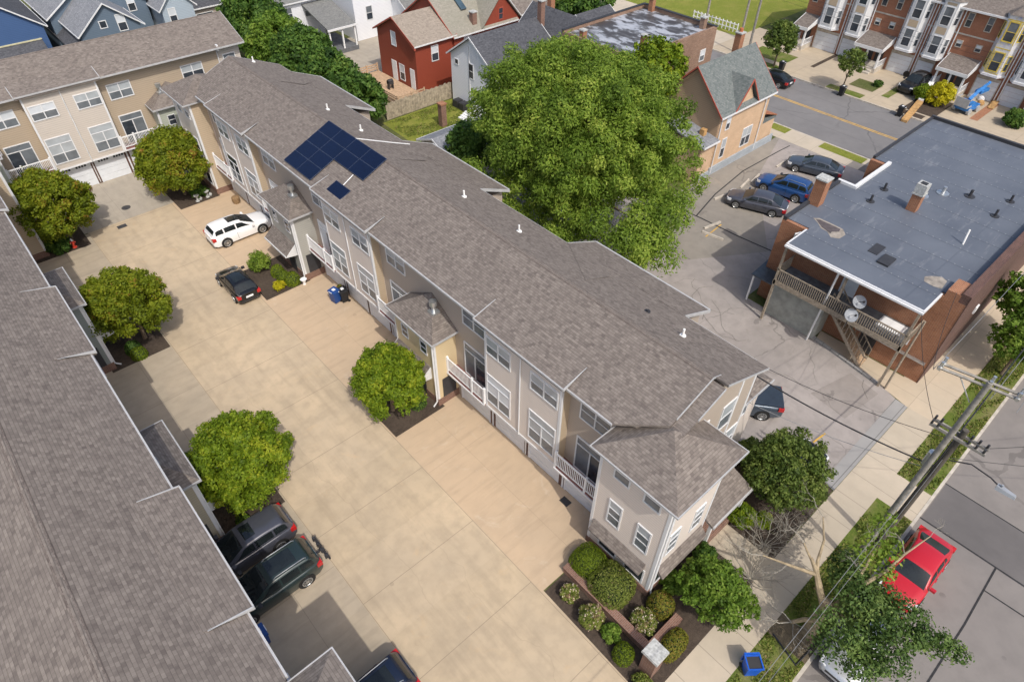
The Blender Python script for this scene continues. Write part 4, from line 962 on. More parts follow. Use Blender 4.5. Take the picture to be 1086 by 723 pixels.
gable(h, 55.2, 60.0, 47.5, 54.0, 4.6, 6.6, 'x', 'white_siding', 'shingle_dark', ov=.3, rname='rear_roof')
chimney(h, 50.0, 51.0, 6.6, 9.0, 'brown_brick', .55); chimney(h, 54.6, 54.2, 6.0, 9.0, 'orange_brick', .6)
m = MB(); m.box(39.9, 41.1, 48.6, 50.2, .5, .65); m.box(39.9, 39.96, 48.6, 50.2, 1.45, 1.52)
for k in range(9): y = 48.7+k*.17; m.box(39.91, 39.95, y-.02, y+.02, .65, 1.45)
for k in range(4): m.box(39.3-.28*k+.3, 39.6-.28*k+.3, 50.2, 51.1, .0, .5-.12*k)
m.build('side_steps', 'white_rail', h)
for k, (x, y) in enumerate(((40.5, 52.3), (40.5, 53.3))):
    m = MB(); m.box(-.4, .4, -.4, .4, 0, .75); m.cyl((0, 0, .75), .3, .04, 14); o = m.build('air_conditioner', 'metal_dark'); o.location = (x, y, 0)
    tag(o, 'dark air conditioning unit at the foot of the white house wall', 'air conditioner', 'pair of air conditioners by the white house')

# small pale garage behind the terrace
h = thing('garage', 'small pale garage with grey roof behind the terrace beside the lawn', 'garage', (32, 43, 0))
gable(h, 30.4, 36.5, 41.6, 45.6, 2.5, 3.3, 'x', 'pale_siding', 'shingle_bluegrey', ov=.3)
t = thing('chimney_stack', 'lone brick chimney stack at the lawn edge', 'chimney', (36.6, 50.8, 0))
MB().box(36.3, 36.9, 50.5, 51.1, 0, 2.2).build('stack', 'brown_brick', t); MB().box(36.24, 36.96, 50.44, 51.16, 2.2, 2.35).build('cap', 'orange_brick', t)

# blue houses beyond the end terrace
h = thing('wooden_house', 'deep blue gabled house in the corner beyond the end terrace', 'house', (8, 90, 0))
gable(h, 2.2, 11.6, 86.0, 97.0, 6.1, 9.6, 'y', 'blue_siding', 'shingle_dark', ov=.3)
m = MB(); m.slab([(3.0, 84.4, 3.9), (11.0, 84.4, 3.9), (11.0, 86.0, 4.8), (3.0, 86.0, 4.8)], .2); lr = m.build('lean_roof', 'shingle_dark', h); MB().box(3.0, 11.0, 85.9, 86.0, 4.8, 4.92).build('trim', 'pale_trim', lr)
h = thing('wooden_house', 'slate blue house with front gable and pale grey roof', 'house', (16.7, 84, 0))
gable(h, 13.7, 19.6, 80.6, 88.0, 6.0, 8.35, 'y', 'steel_blue_siding', 'shingle_bluegrey', ov=.3)
window(h, fYm(80.6), 17.5, 5.6, .75, 1.5, 'single', panes=('window_white', 'window_dark')); window(h, fYm(80.6), 15.8, 6.2, .6, .6, 'plain', panes=('window_dark', 'window_dark'))
gable(h, 12.6, 22.6, 87.0, 96.0, 6.3, 9.5, 'y', 'steel_blue_siding', 'shingle_bluegrey', ov=.3, rname='main_roof')
window(h, fYm(87.0), 20.6, 5.4, .7, 1.5, 'single', panes=('window_white', 'window_dark'))
m = MB(); m.box(12.9, 13.66, 82.0, 90.0, 0, 4.6); m.build('side_wing', 'steel_blue_siding', h)
m = MB(); m.slab([(12.5, 81.5, 4.5), (13.7, 81.5, 5.3), (13.7, 92.0, 5.3), (12.5, 92.0, 4.5)], .14); m.build('side_roof', 'shingle_dark', h)
chimney(h, 18.4, 88.6, 7.5, 10.2, 'orange_brick', .6)
h = thing('wooden_house', 'pale blue house beside the slate blue gable', 'house', (24, 90, 0))
gable(h, 22.9, 26.4, 83.5, 97.0, 6.0, 7.8, 'y', 'pale_blue_siding', 'shingle_bluegrey', ov=.3)
window(h, fXp(26.4), 86.5, 3.6, .8, 1.4, 'single'); window(h, fYm(83.5), 23.6, 4.4, .7, 1.4, 'single', panes=('window_white', 'window_dark'))
h = thing('garage', 'low garage with dark roof and white fascia behind the end terrace', 'garage', (28, 91, 0))
gable(h, 24.6, 31.0, 88.3, 95.0, 3.9, 5.2, 'x', 'taupe_siding', 'shingle_dark', ov=.3)
window(h, fYm(88.3), 28.0, 2.0, 2.0, 1.2, 'plain', panes=('window_dark', 'window_dark'))
# white houses beyond the hedge trees
h = thing('wooden_house', 'white house with porch stair and grey roof beyond the hedge trees', 'house', (36, 84, 0))
gable(h, 31.5, 40.2, 79.5, 90.0, 5.0, 7.4, 'x', 'white_siding', 'shingle_grey', ov=.35)
window(h, fYm(79.5), 33.0, 3.2, 3.2, 1.2, 'twin', panes=('window_screen', 'window_dark')); window(h, fYm(79.5), 37.9, 3.1, 1.0, 1.3, 'single')
m = MB(); m.slab([(37.6, 73.8, 3.0), (41.4, 73.8, 3.0), (41.4, 79.6, 4.6), (37.6, 79.6, 4.6)], .16); pr = m.build('porch_roof', 'shingle_grey', h)
MB().box(37.5, 41.5, 73.7, 73.8, 2.8, 3.02).build('gutter', 'white_trim', pr)
m = MB()
for x, y in ((37.8, 74.0), (41.2, 74.0), (39.5, 74.0)): m.box(x-.08, x+.08, y-.08, y+.08, 0, 2.85)
m.each('porch_post', 'white_rail', h)
m = MB(); m.box(37.6, 41.4, 73.9, 79.5, 0, .5); m.build('porch_floor', 'deck_grey', h)
m = MB()
for k in range(8): m.box(36.0, 37.4, 76.0-.3*k, 76.3-.3*k, 0, 1.7-.2*k)
m.prism([(35.9, 76.4, 2.3), (36.0, 76.4, 2.3), (36.0, 73.4, .6), (35.9, 73.4, .6)], [(35.9, 76.4, 2.6), (36.0, 76.4, 2.6), (36.0, 73.4, .9), (35.9, 73.4, .9)]); m.build('stair', 'white_rail', h)
h = thing('wooden_house', 'tall plain white house above the concrete drive', 'house', (46, 80, 0))
gable(h, 42.7, 48.2, 76.2, 86.0, 7.8, 10.4, 'y', 'white_siding', 'shingle_grey', ov=.3)
for a, b in ((44.4, 2.2), (44.0, 5.3), (46.6, 5.3)): window(h, fYm(76.2), a, b, .8, 1.5, 'single', panes=('window_screen', 'window_dark'))
gable(h, 48.2, 57.5, 73.2, 82.0, 3.6, 6.2, 'x', 'white_siding', 'shingle_grey', ov=.3, rname='wing_roof')
for a in (49.4, 51.6): window(h, fYm(73.2), a, 1.6, .8, 1.5, 'single', panes=('window_screen', 'window_dark'))
h = thing('wooden_house', 'taupe roofed house tucked behind the red house gable', 'house', (59, 66, 0))
gable(h, 55.5, 61.5, 60.0, 68.0, 4.6, 7.0, 'x', 'red_siding', 'shingle_taupe', ov=.3)

# ------------------------------------------------------------------ brick terrace across the street
TB = lambda s, d, z: (85.0-d, s, z)
h = thing('brick_terrace', 'brick town terrace with white bay windows across the street', 'terraced houses', (85, 25, 0))
MB(TB).box(9.5, 39.9, -11, 0, 0, 8.2).build('wall', 'town_brick', h)
m = MB(TB); m.slab([(9.3, .45, 8.15), (40.1, .45, 8.15), (40.1, -5.5, 10.9), (9.3, -5.5, 10.9)], .14); m.slab([(9.3, -5.5, 10.9), (40.1, -5.5, 10.9), (40.1, -11.4, 8.15), (9.3, -11.4, 8.15)], .14); rf = m.build('roof', 'shingle_taupe', h)
m = MB(TB); m.box(9.3, 40.1, .45, .56, 7.98, 8.16); m.build('gutter', 'white_trim', rf)
m = MB(TB); m.box(9.5, 39.9, 0, .03, 5.55, 5.7); m.build('stone_band', 'kerb_stone', h)
m = MB(TB)
for s in (34.7, 25.6, 16.2): m.tube([(s+.1, .1, 8), (s+.1, .1, .1)], .06, 6); m.tube([(s-.22, .1, 8), (s-.22, .1, .1)], .06, 6)
for s in (31.8, 22.6): m.tube([(s, .1, 8), (s, .1, 3.4)], .06, 6)
m.each('downspout', 'white_trim', h)
def town_bay(a, b, wrap=False):
    c = (a+b)/2; w = (b-a)
    ring = [(a, .0), (a+w*.2, .75), (b-w*.2, .75), (b, .0)]
    m = MB(TB); m.prism([(s, d, 2.75) for s, d in ring], [(s, d, 8.6) for s, d in ring]); bay = m.build('bay', 'wrap_sheet' if wrap else 'white_trim', h)
    m = MB(TB); rg = [(a-.1, 0), (a+w*.2-.06, .86), (b-w*.2+.06, .86), (b+.1, 0)]
    m.prism([(s, d, 2.62) for s, d in rg], [(s, d, 2.85) for s, d in rg]); m.build('bay_base', 'wrap_white' if wrap else 'white_trim', bay)
    m = MB(TB); m.mesh([(s, d, 8.6) for s, d in rg]+[(c, -.4, 9.6)], [(0, 1, 4), (1, 2, 4), (2, 3, 4), (3, 0, 4), (3, 2, 1, 0)]); m.build('bay_roof', 'shingle_taupe', bay)
    fmat = 'wrap_yellow' if wrap else 'white_trim'
    for z in (3.25, 6.2):
        window(bay, TB, c-.42, z, .84, 1.75, 'single', frame=fmat, panes=('window_screen', 'window_dark'), d0=.75, fw=.12 if wrap else .07)
        for s0, d0_, s1, d1_ in ((a, 0., a+w*.2, .75), (b-w*.2, .75, b, 0.)):
            L = math.hypot(s1-s0, d1_-d0_); ux, uy = (s1-s0)/L, (d1_-d0_)/L
            Q = lambda u, o, zz, s0=s0, d0_=d0_, ux=ux, uy=uy: TB(s0+ux*u-uy*o*(1), d0_+uy*u+ux*o, zz)
            window(bay, Q, L/2-.2, z+.1, .4, 1.45, 'single', frame=fmat, panes=('window_screen', 'window_dark'), fw=.08 if wrap else .05)
    if not wrap:
        for z0, z1 in ((5.25, 5.95), (8.15, 8.4)): MB(TB).box(c-.5, c+.5, .752, .765, z0, z1).build('tan_panel', 'tan_siding', bay)
    else:
        m = MB(TB)
        for (s, z, w_, h_) in ((c-.75, 5.4, 1.5, .1), (c-.8, 8.1, 1.6, .1), (c-.72, 5.95, .1, 2.1), (c+.62, 3.1, .1, 2.2), (c-.7, 2.95, 1.3, .1)): m.box(s, s+w_, .752, .762, z, z+h_)
        m.build('yellow_tape', 'wrap_yellow', bay)
def town_garage(a, b):
    g = MB(TB)
    for k in range(4): g.box(a, b, 0, .03-.004*(k % 2), .02+k*.5, .5+k*.5)
    o = g.build('garage_door', 'white_door', h)
    m = MB(TB); m.box(a-.1, a, 0, .06, 0, 2.05); m.box(b, b+.1, 0, .06, 0, 2.05); m.box(a-.1, b+.1, 0, .06, 2.05, 2.3); m.build('frame', 'kerb_stone', o)
def town_porch(a, b):
    m = MB(TB); m.prism([(a-.1, 0, 3.3), (b+.1, 0, 3.3), (b+.1, 2.5, 2.55), (a-.1, 2.5, 2.55)], [(a-.1, 0, 3.6), (b+.1, 0, 3.6), (b+.1, 2.5, 2.72), (a-.1, 2.5, 2.72)]); pr = m.build('porch_roof', 'shingle_taupe', h)
    m = MB(TB)
    for s in (a-.16, b+.1): m.prism([(s, 0, 2.9), (s+.06, 0, 2.9), (s+.06, 2.55, 2.35), (s, 2.55, 2.35)], [(s, 0, 3.62), (s+.06, 0, 3.62), (s+.06, 2.55, 2.74), (s, 2.55, 2.74)])
    m.box(a-.16, b+.16, 2.5, 2.58, 2.4, 2.74); m.build('fascia', 'white_trim', pr)
    n = 3 if b-a > 2.5 else 2; m = MB(TB)
    for k in range(n): s = a+.1+(b-a-.2)*k/(n-1); m.box(s-.09, s+.09, 2.2, 2.38, 0, 2.5)
    m.each('porch_post', 'white_rail', h)
    m = MB(TB); m.box(a, b, 0, 2.4, .0, .55); m.box(a+.3, a+1.4, 2.4, 2.75, 0, .36); m.box(a+.3, a+1.4, 2.75, 3.1, 0, .18); m.build('porch_step', 'kerb_stone', h)
    for s0 in (a, b-.05):
        m = MB(TB); m.box(s0, s0+.05, .1, 2.3, 1.25, 1.33); m.box(s0, s0+.05, .1, 2.3, .65, .7)
        for k in range(12): m.box(s0+.01, s0+.04, .15+.18*k, .19+.18*k, .7, 1.25)
        m.build('porch_rail', 'white_rail', h)
    for s in ((a+.5, b-1.4) if b-a > 2.5 else (a+.5,)):
        MB(TB).box(s, s+.9, 0, .05, .56, 2.6).build('door', 'metal_dark', h)
for a, b in ((34.95, 37.75), (32.1, 34.35), (25.9, 28.25), (23.5, 25.2), (16.6, 18.8), (13.9, 15.9)): town_garage(a, b)
for a, b, wr in ((35.3, 37.9, 0), (32.0, 34.4, 0), (25.9, 28.3, 0), (22.9, 25.2, 0), (16.5, 18.9, 1), (13.3, 15.8, 0)): town_bay(a, b, bool(wr))
for a, b in ((38.0, 39.7), (28.6, 31.7), (19.3, 22.3), (10.2, 13.0)): town_porch(a, b)
for s in (31.1, 29.4, 22.0, 20.0):
    window(h, TB, s-.25, 4.35, .5, .6, 'single', frame='kerb_stone', panes=('window_white', 'window_dark')); window(h, TB, s-.25, 6.4, .5, 1.3, 'single', frame='kerb_stone', panes=('window_screen', 'window_dark'))
window(h, TB, 38.9, 5.0, .5, .6, 'single', frame='kerb_stone', panes=('window_white', 'window_dark'))
o = MB(); o.tube([(-.05, 0, 0), (.05, 0, 0)], .35, 16); o = o.build('spare_tyre', 'black_rubber'); o.location = (84.6, 25.7, .35); o.rotation_euler = (0, R(-12), 0); tag(o, 'black tyre leaning against a white garage door frame', 'tyre')
# ------------------------------------------------------------------ vehicles (local frame: +x forward)
PAINTS = {}
def car(name, label, cat, loc, heading, L, W, H, col, kind='sedan', group=None, metal=.25, sun=None, rails=False, rim='galvanised'):
    root = thing(name, label, cat, loc, heading, group)
    key = 'paint_%02x%02x%02x' % tuple(int(255*c) for c in col)
    if key not in M_: paint(key, col, metal)
    hw = W/2
    if kind == 'sedan':
        zb = [(-.5, .62), (-.49, .84), (-.42, .95), (-.3, .985), (-.1, .955), (.1, .935), (.22, .92), (.34, .86), (.44, .78), (.485, .68), (.5, .50)]
        cab = (-.42, -.22, .06, .245)
    elif kind == 'hatch':
        zb = [(-.5, .60), (-.49, .90), (-.44, 1.02), (-.3, 1.0), (-.1, .965), (.1, .94), (.26, .90), (.36, .82), (.45, .72), (.487, .62), (.5, .48)]
        cab = (-.48, -.30, .04, .30)
    elif kind == 'pickup':
        zb = [(-.5, 1.0), (-.497, 1.16), (-.4, 1.17), (-.2, 1.17), (-.06, 1.17), (.1, 1.15), (.25, 1.14), (.36, 1.08), (.45, 1.02), (.488, .92), (.5, .7)]
        cab = (-.10, -.07, .10, .24)
    else:
        k = H/1.72
        zb = [(-.5, .72*k), (-.493, 1.06*k), (-.44, 1.14*k), (-.3, 1.12*k), (-.1, 1.10*k), (.1, 1.08*k), (.24, 1.06*k), (.36, 1.0*k), (.45, .92*k), (.487, .78*k), (.5, .56*k)]
        cab = (-.487, -.41, -.005, .235)
    wf = [(-.5, .74), (-.49, .87), (-.44, .95), (-.3, 1.0), (-.1, 1.0), (.1, 1.0), (.24, 1.0), (.36, .985), (.45, .92), (.485, .80), (.5, .66)]
    m = MB(); rings = []
    for (f, z), (_, w) in zip(zb, wf):
        x = f*L; y = hw*w; bot = .22 if abs(f) < .47 else .34
        half = [(0, z+.025), (y*.55, z+.02), (y*.86, z-.015), (y*.965, z-.11), (y, max(.58, z-.36)), (y*.985, .46), (y*.95, bot+.02), (y*.8, bot), (0, bot)]
        ring = [(x, p, q) for p, q in half]+[(x, -p, q) for p, q in half[-2:0:-1]]; rings.append(ring)
    n = len(rings[0]); F = []
    for i in range(len(rings)-1):
        for k in range(n): F.append((i*n+k, i*n+(k+1) % n, (i+1)*n+(k+1) % n, (i+1)*n+k))
    F += [tuple(range(n)), tuple(range((len(rings)-1)*n, len(rings)*n))]
    m.mesh([p for r in rings for p in r], F, 0, True)
    # cabin: one lofted surface; S(x, t) runs belt -> roof -> belt as t goes -1 .. 1
    xs = np.linspace(cab[0], cab[3], 41); zbelt = np.interp(xs, [q for q, _ in zb], [q for _, q in zb])-.015
    top = np.interp(xs, [cab[0], cab[1], (cab[1]+cab[2])/2, cab[2], cab[3]], [zbelt[0], H-.05, H, H-.03, zbelt[-1]])
    for _ in range(3): top[1:-1] = (top[:-2]+2*top[1:-1]+top[2:])/4
    hm = H-1.0*float(np.mean(zbelt))
    wplan = np.interp(xs, [cab[0], cab[0]+.06, cab[2], cab[3]], [.80, .90, .915, .86])
    def S(x, t, lift=0.):
        zt_, z0, wp = np.interp(x, xs, top), np.interp(x, xs, zbelt), np.interp(x, xs, wplan)
        h = max(0., zt_-z0); k = h/hm; wb_ = wp*hw; wt_ = wb_-.235*hw*k; u = abs(t)
        if u > .62:
            f = (u-.62)/.38; y = wt_+(wb_-wt_)*f**.85; z = zt_-.075*k-(h-.075*k)*f; ny, nz = .93, .3
        else:
            f = u/.62; y = wt_*f; z = zt_-.075*k*f**2.6; ny, nz = .25*f**3, .95
        return (x*L, (y+ny*lift)*(1 if t >= 0 else -1), z+nz*lift)
    ts = [-1, -.9, -.78, -.68, -.62, -.56, -.45, -.3, -.15, 0, .15, .3, .45, .56, .62, .68, .78, .9, 1]
    P = [S(x, t) for x in xs for t in ts]; n = len(ts)
    F = [(i*n+k, i*n+k+1, (i+1)*n+k+1, (i+1)*n+k) for i in range(len(xs)-1) for k in range(n-1)]
    m.mesh(P, F, 0, True)
    body = m.build('body', key, root, world=False, angle=50)
    def pane(x0, x1, t0, t1, nm, mat='car_glass', lift=.010, nx=8, nt=5, slant=0., rear=0.):
        """glass or trim lying on the cabin surface; slant / rear rake its ends with height"""
        Q = []; 
        for i in range(nx+1):
            for j in range(nt+1):
                t = t0+(t1-t0)*j/nt; hgt = (1-abs(t))/.38 if abs(t) > .62 else 0
                xa = x0+rear*hgt; xb = x1-slant*hgt; Q.append(S(xa+(xb-xa)*i/nx, t, lift))
        m = MB(); m.mesh(Q, [(i*(nt+1)+j, i*(nt+1)+j+1, (i+1)*(nt+1)+j+1, (i+1)*(nt+1)+j) for i in range(nx) for j in range(nt)], 0, True)
        m.build(nm, mat, root, world=False, angle=50)
    base_z = zbelt
    d = cab[3]-cab[2]; e = cab[1]-cab[0]
    pane(cab[2]+d*.10, cab[3]-d*.08, -.56, .56, 'windshield'); pane(cab[0]+e*(.12 if kind in ('sedan', 'hatch') else .38), cab[1]-e*.12, -.54, .54, 'rear_window')
    x0, x1 = cab[0]+e*.75, cab[3]-d*.18; w_ = x1-x0
    splits = {'sedan': ((.0, .16), (.19, .50), (.53, 1.)), 'hatch': ((.0, .16), (.19, .52), (.55, 1.)), 'pickup': ((.0, .38), (.45, 1.))}.get(kind, ((.0, .22), (.25, .54), (.57, 1.)))
    for sg in (-1, 1):
        for q, (u0, u1) in enumerate(splits):
            pane(x0+w_*u0, x0+w_*u1, sg*.92, sg*.67, 'side_window', slant=(d*.80 if u1 == 1. else 0.), rear=(e*.2 if u0 == 0. else 0.))
        for u in (.19, .535):      # door seams
            xx = (x0+w_*u)*L; m = MB(); m.box(xx-.008, xx+.008, *sorted((sg*(hw-.02), sg*(hw+.004))), .40, float(np.mean(zbelt))-.13); m.build('door_seam', 'dark_trim', root, world=False)
            m = MB(); m.box(xx+.06, xx+.22, *sorted((sg*(hw*.975), sg*(hw+.02))), float(np.mean(zbelt))-.20, float(np.mean(zbelt))-.165); m.build('door_handle', key, root, world=False)
    zc = [zbelt[0], H, H, zbelt[-1]]
    if sun:
        pane(sun[0], sun[1], -.40, .40, 'sunroof', lift=.012)
    if rails:
        for s in (-1, 1):
            m = MB(); m.tube([((cab[1]+.03)*L, s*.60*hw, H-.09), ((cab[1]+.05)*L, s*.60*hw, H-.01), ((cab[2]-.06)*L, s*.60*hw, H+.0), ((cab[2]-.03)*L, s*.60*hw, H-.09)], .022, 6); m.build('roof_rail', 'galvanised', root, world=False)
    # wheels
    r = .33 if kind in ('sedan', 'hatch') else .37
    for fx_ in (-.295, .305):
        for s in (-1, 1):
            y = s*(hw-.10)
            m = MB(); m.tube([(fx_*L, y-.02*s, r+.02), (fx_*L, y+.108*s, r+.02)], r*1.17, 22, smooth=False); m.build('wheel_arch', 'black_rubber', root, world=False)
            m = MB(); m.tube([(fx_*L, y-.08*s, r), (fx_*L, y+.07*s, r), (fx_*L, y+.118*s, r)], [r, r, r*.9], 22); wl = m.build('wheel', 'black_rubber', root, world=False)
            m = MB(); cx, cy = fx_*L, y+.12*s
            m.tube([(cx, cy-.02*s, r), (cx, cy+.006*s, r)], .09, 12)
            for k in range(10):
                a = k*math.pi/5; m.mesh([(cx+math.cos(a-.13)*.07, cy, r+math.sin(a-.13)*.07), (cx+math.cos(a-.1)*r*.66, cy, r+math.sin(a-.1)*r*.66), (cx+math.cos(a+.1)*r*.66, cy, r+math.sin(a+.1)*r*.66), (cx+math.cos(a+.13)*.07, cy, r+math.sin(a+.13)*.07),
                    (cx+math.cos(a-.13)*.07, cy+.006*s, r+math.sin(a-.13)*.07), (cx+math.cos(a-.1)*r*.66, cy+.006*s, r+math.sin(a-.1)*r*.66), (cx+math.cos(a+.1)*r*.66, cy+.006*s, r+math.sin(a+.1)*r*.66), (cx+math.cos(a+.13)*.07, cy+.006*s, r+math.sin(a+.13)*.07)],
                    [(0, 1, 2, 3), (4, 5, 6, 7), (0, 1, 5, 4), (1, 2, 6, 5), (2, 3, 7, 6), (3, 0, 4, 7)])
            ring_p = [(cx+math.cos(a)*r*.68, cy, r+math.sin(a)*r*.68) for a in [i*math.pi/10 for i in range(21)]]
            m.tube(ring_p, .022, 5, cap=False)
            m.build('rim', rim, wl, world=False)
    zt = dict(zb)
    zl = zb[1][1]; zf = zb[8][1]
    for s in (-1, 1):
        m = MB(); m.prism([(-.497*L, s*hw*.56, zl-.24), (-.455*L, s*hw*.965, zl-.24), (-.452*L, s*hw*.93, zl-.26), (-.48*L, s*hw*.5, zl-.26)], [(-.502*L, s*hw*.56, zl-.03), (-.46*L, s*hw*.955, zl-.02), (-.40*L, s*hw*.93, zl-.02), (-.46*L, s*hw*.5, zl-.02)]) if False else \
            m.box(-.498*L, -.44*L, min(s*hw*.66, s*hw*.955), max(s*hw*.66, s*hw*.955), zl-.26, zl-.02); m.build('taillight', 'tail_red', root, world=False)
        m = MB(); m.prism([(.44*L, s*hw*.60, zf-.2), (.492*L, s*hw*.58, zf-.2), (.462*L, s*hw*.90, zf-.2), (.40*L, s*hw*.955, zf-.2)], [(.44*L, s*hw*.60, zf-.02), (.482*L, s*hw*.58, zf-.07), (.452*L, s*hw*.895, zf-.05), (.39*L, s*hw*.95, zf-.0)]); m.build('headlight', 'head_glass', root, world=False)
        xm = cab[3]*L-.32; m = MB(); m.box(xm-.09, xm+.07, *sorted((s*hw*.96, s*(hw+.19))), zc[3]+.03, zc[3]+.17); m.build('mirror', key if col[0]+col[1] > .1 else 'dark_trim', root, world=False)
    m = MB(); m.box(.482*L, .4985*L, -hw*.5, hw*.5, .45, zf-.14); m.build('grille', 'dark_trim', root, world=False)
    m = MB(); m.box(-.5035*L, -.49*L, -.26, .26, .60, .74); m.build('number_plate', 'bin_white', root, world=False)
    m = MB(); m.box(-.502*L, -.47*L, -hw*.72, hw*.72, .33, .46); m.box(.47*L, .501*L, -hw*.66, hw*.66, .32, .42); m.build('bumper', 'dark_trim', root, world=False)
    if kind == 'pickup':
        m = MB(); m.prism([(-.488*L, -hw*.86, 1.14), (-.105*L, -hw*.92, 1.16), (-.105*L, hw*.92, 1.16), (-.488*L, hw*.86, 1.14)], [(-.488*L, -hw*.85, 1.24), (-.105*L, -hw*.9, 1.26), (-.105*L, hw*.9, 1.26), (-.488*L, hw*.85, 1.24)]); m.build('bed_cover', 'bed_vinyl', root, world=False)
    return root
plain('tail_red', (.45, .012, .012), .25, coat=.5); plain('head_glass', (.62, .64, .66), .15, coat=.5); plain('bed_vinyl', (.022, .035, .055), .6)
NAVY, CHAR, DGREEN, BLUE, RED, WHITE, SILVER, BLACK = (.007, .014, .036), (.070, .074, .095), (.020, .036, .036), (.018, .075, .24), (.46, .005, .016), (.82, .83, .84), (.50, .52, .54), (.005, .0055, .007)
car('parked_car', 'white estate car with dark sunroof parked nose to the garages', 'car', (12.95, 46.2, .005), 0, 4.85, 1.9, 1.68, WHITE, 'suv', sun=(-.16, .03), metal=0.)
car('parked_car', 'small black hatchback with dark glass roof parked in the court', 'car', (9.85, 39.9, .005), R(90), 4.1, 1.75, 1.48, BLACK, 'hatch', sun=(-.26, .02))
car('parked_car', 'charcoal SUV with open sunroof beside the planting bed', 'car', (1.1, 20.35, .006), R(180), 4.8, 1.9, 1.70, CHAR, 'suv', sun=(-.14, -.03))
gs = car('parked_car', 'dark green SUV with roof rails and a bicycle rack on its tail', 'car', (1.15, 17.85, .006), R(180), 4.75, 1.92, 1.72, DGREEN, 'suv', sun=(-.30, -.03), rails=True)
m = MB(); m.box(-2.62, -2.36, -.05, .05, .42, .5); m.tube([(-2.62, 0, .45), (-2.7, 0, 1.05)], .035, 6); m.tube([(-2.68, -.75, .75), (-2.68, .75, .75)], .03, 6); m.tube([(-2.78, -.75, .55), (-2.78, .75, .55)], .05, 6)
for y in (-.6, -.2, .2, .6): m.box(-2.8, -2.62, y-.05, y+.05, .55, .82)
m.build('bicycle_rack', 'metal_dark', gs, world=False)
car('parked_car', 'navy SUV with roof rails parked against the small roof at the frame edge', 'car', (1.45, 10.45, .006), R(180), 4.8, 1.9, 1.70, NAVY, 'suv', rails=True, sun=(-.33, -.1))
car('pickup_truck', 'grey pickup truck with black bed cover behind the terrace gable', 'pickup truck', (27.35, 10.1, .006), math.atan2(.80, -.60), 5.3, 1.95, 1.85, (.085, .11, .145), 'pickup', metal=.5)
car('parked_car', 'dark blue car mostly hidden behind the dark green yard tree', 'car', (25.5, 5.15, .006), R(-8), 4.5, 1.8, 1.45, NAVY, 'sedan')
car('parked_car', 'bright red coupe parked at the kerb beyond the fallen limbs', 'car', (24.75, -1.98, -.119), R(180), 4.75, 1.85, 1.38, RED, 'sedan', metal=0.)
car('parked_car', 'silver car half covered by the street tree foliage', 'car', (19.45, -1.9, -.119), R(180), 4.6, 1.82, 1.45, SILVER, 'sedan', metal=.5)
G3 = 'cars nosed up to the wheel stops'
car('parked_car', 'dark navy sedan with silver window line in the parking lot', 'car', (47.35, 21.55, .006), math.atan2(.93, -.37), 5.0, 1.92, 1.5, CHAR, 'sedan', G3)
car('parked_car', 'bright blue SUV parked between the two dark sedans', 'car', (51.15, 21.3, .006), math.atan2(.985, -.17), 4.7, 1.85, 1.68, BLUE, 'suv', G3, rails=True)
car('parked_car', 'slate grey sedan parked closest to the street beside the chimney', 'car', (56.5, 21.4, .006), math.atan2(.95, -.3), 4.85, 1.85, 1.46, (.06, .075, .10), 'sedan', G3)
car('parked_car', 'black sedan driving up the street beside the peach house', 'car', (71.6, 35.2, -.119), R(90), 4.7, 1.85, 1.45, BLACK, 'sedan')
car('parked_car', 'black off-road car on the town terrace driveway', 'car', (81.6, 23.6, .006), R(176), 4.3, 1.85, 1.78, BLACK, 'suv')
# bicycle rack note: the bike rack moves with the SUV, so it is its part

# wheel stops
for k, (x, y, a) in enumerate(((46.6, 24.4, 62), (49.9, 24.3, 80), (51.4, 24.2, 80), (55.6, 24.1, 72), (42.3, 22.3, 60), (41.1, 21.4, -10))):
    o = MB().prism([(-.9, -.1, 0), (.9, -.1, 0), (.9, .1, 0), (-.9, .1, 0)], [(-.9, -.06, .13), (.9, -.06, .13), (.9, .06, .13), (-.9, .06, .13)]).build('wheel_stop', 'kerb_stone')
    o.location = (x, y, .010); o.rotation_euler = (0, 0, R(a-70))
    tag(o, ['concrete wheel stop in front of the dark navy sedan', 'concrete wheel stop between the navy sedan and blue SUV', 'concrete wheel stop in front of the bright blue SUV', 'concrete wheel stop in front of the slate grey sedan', 'lone concrete wheel stop standing near the tar seam', 'lone wheel stop near the big tree edge'][k], 'wheel stop', 'concrete wheel stops in the lot')

# ------------------------------------------------------------------ foliage
def quads(name, pos, nrm, size, tint, mat, parent=None, aspect=1.5, rs=None):
    """one mesh of many leaf faces"""
    n = len(pos); rs = rs or np.random.RandomState(1)
    a = np.cross(nrm, rs.normal(size=(n, 3))); a /= np.linalg.norm(a, axis=1)[:, None]+1e-9
    b = np.cross(nrm, a)
    s = (size*(.7+.6*rs.rand(n)))[:, None]
    c = [pos-a*s*.5*aspect, pos-b*s*.42+a*s*.05, pos+a*s*.5*aspect, pos+b*s*.42+a*s*.05]
    v = np.stack(c, 1).reshape(-1, 3)
    me = bpy.data.meshes.new(name)
    me.vertices.add(4*n); me.vertices.foreach_set('co', v.astype(np.float32).ravel())
    me.loops.add(4*n); me.loops.foreach_set('vertex_index', np.arange(4*n, dtype=np.int32))
    me.polygons.add(n); me.polygons.foreach_set('loop_start', np.arange(0, 4*n, 4, dtype=np.int32))
    me.update(); me.validate()
    at = me.attributes.new('tint', 'FLOAT', 'FACE'); at.data.foreach_set('value', np.clip(tint, 0, 1).astype(np.float32))
    me.materials.append(M_[mat])
    o = bpy.data.objects.new(name, me); COL.objects.link(o)
    if parent: o.parent = parent
    return o
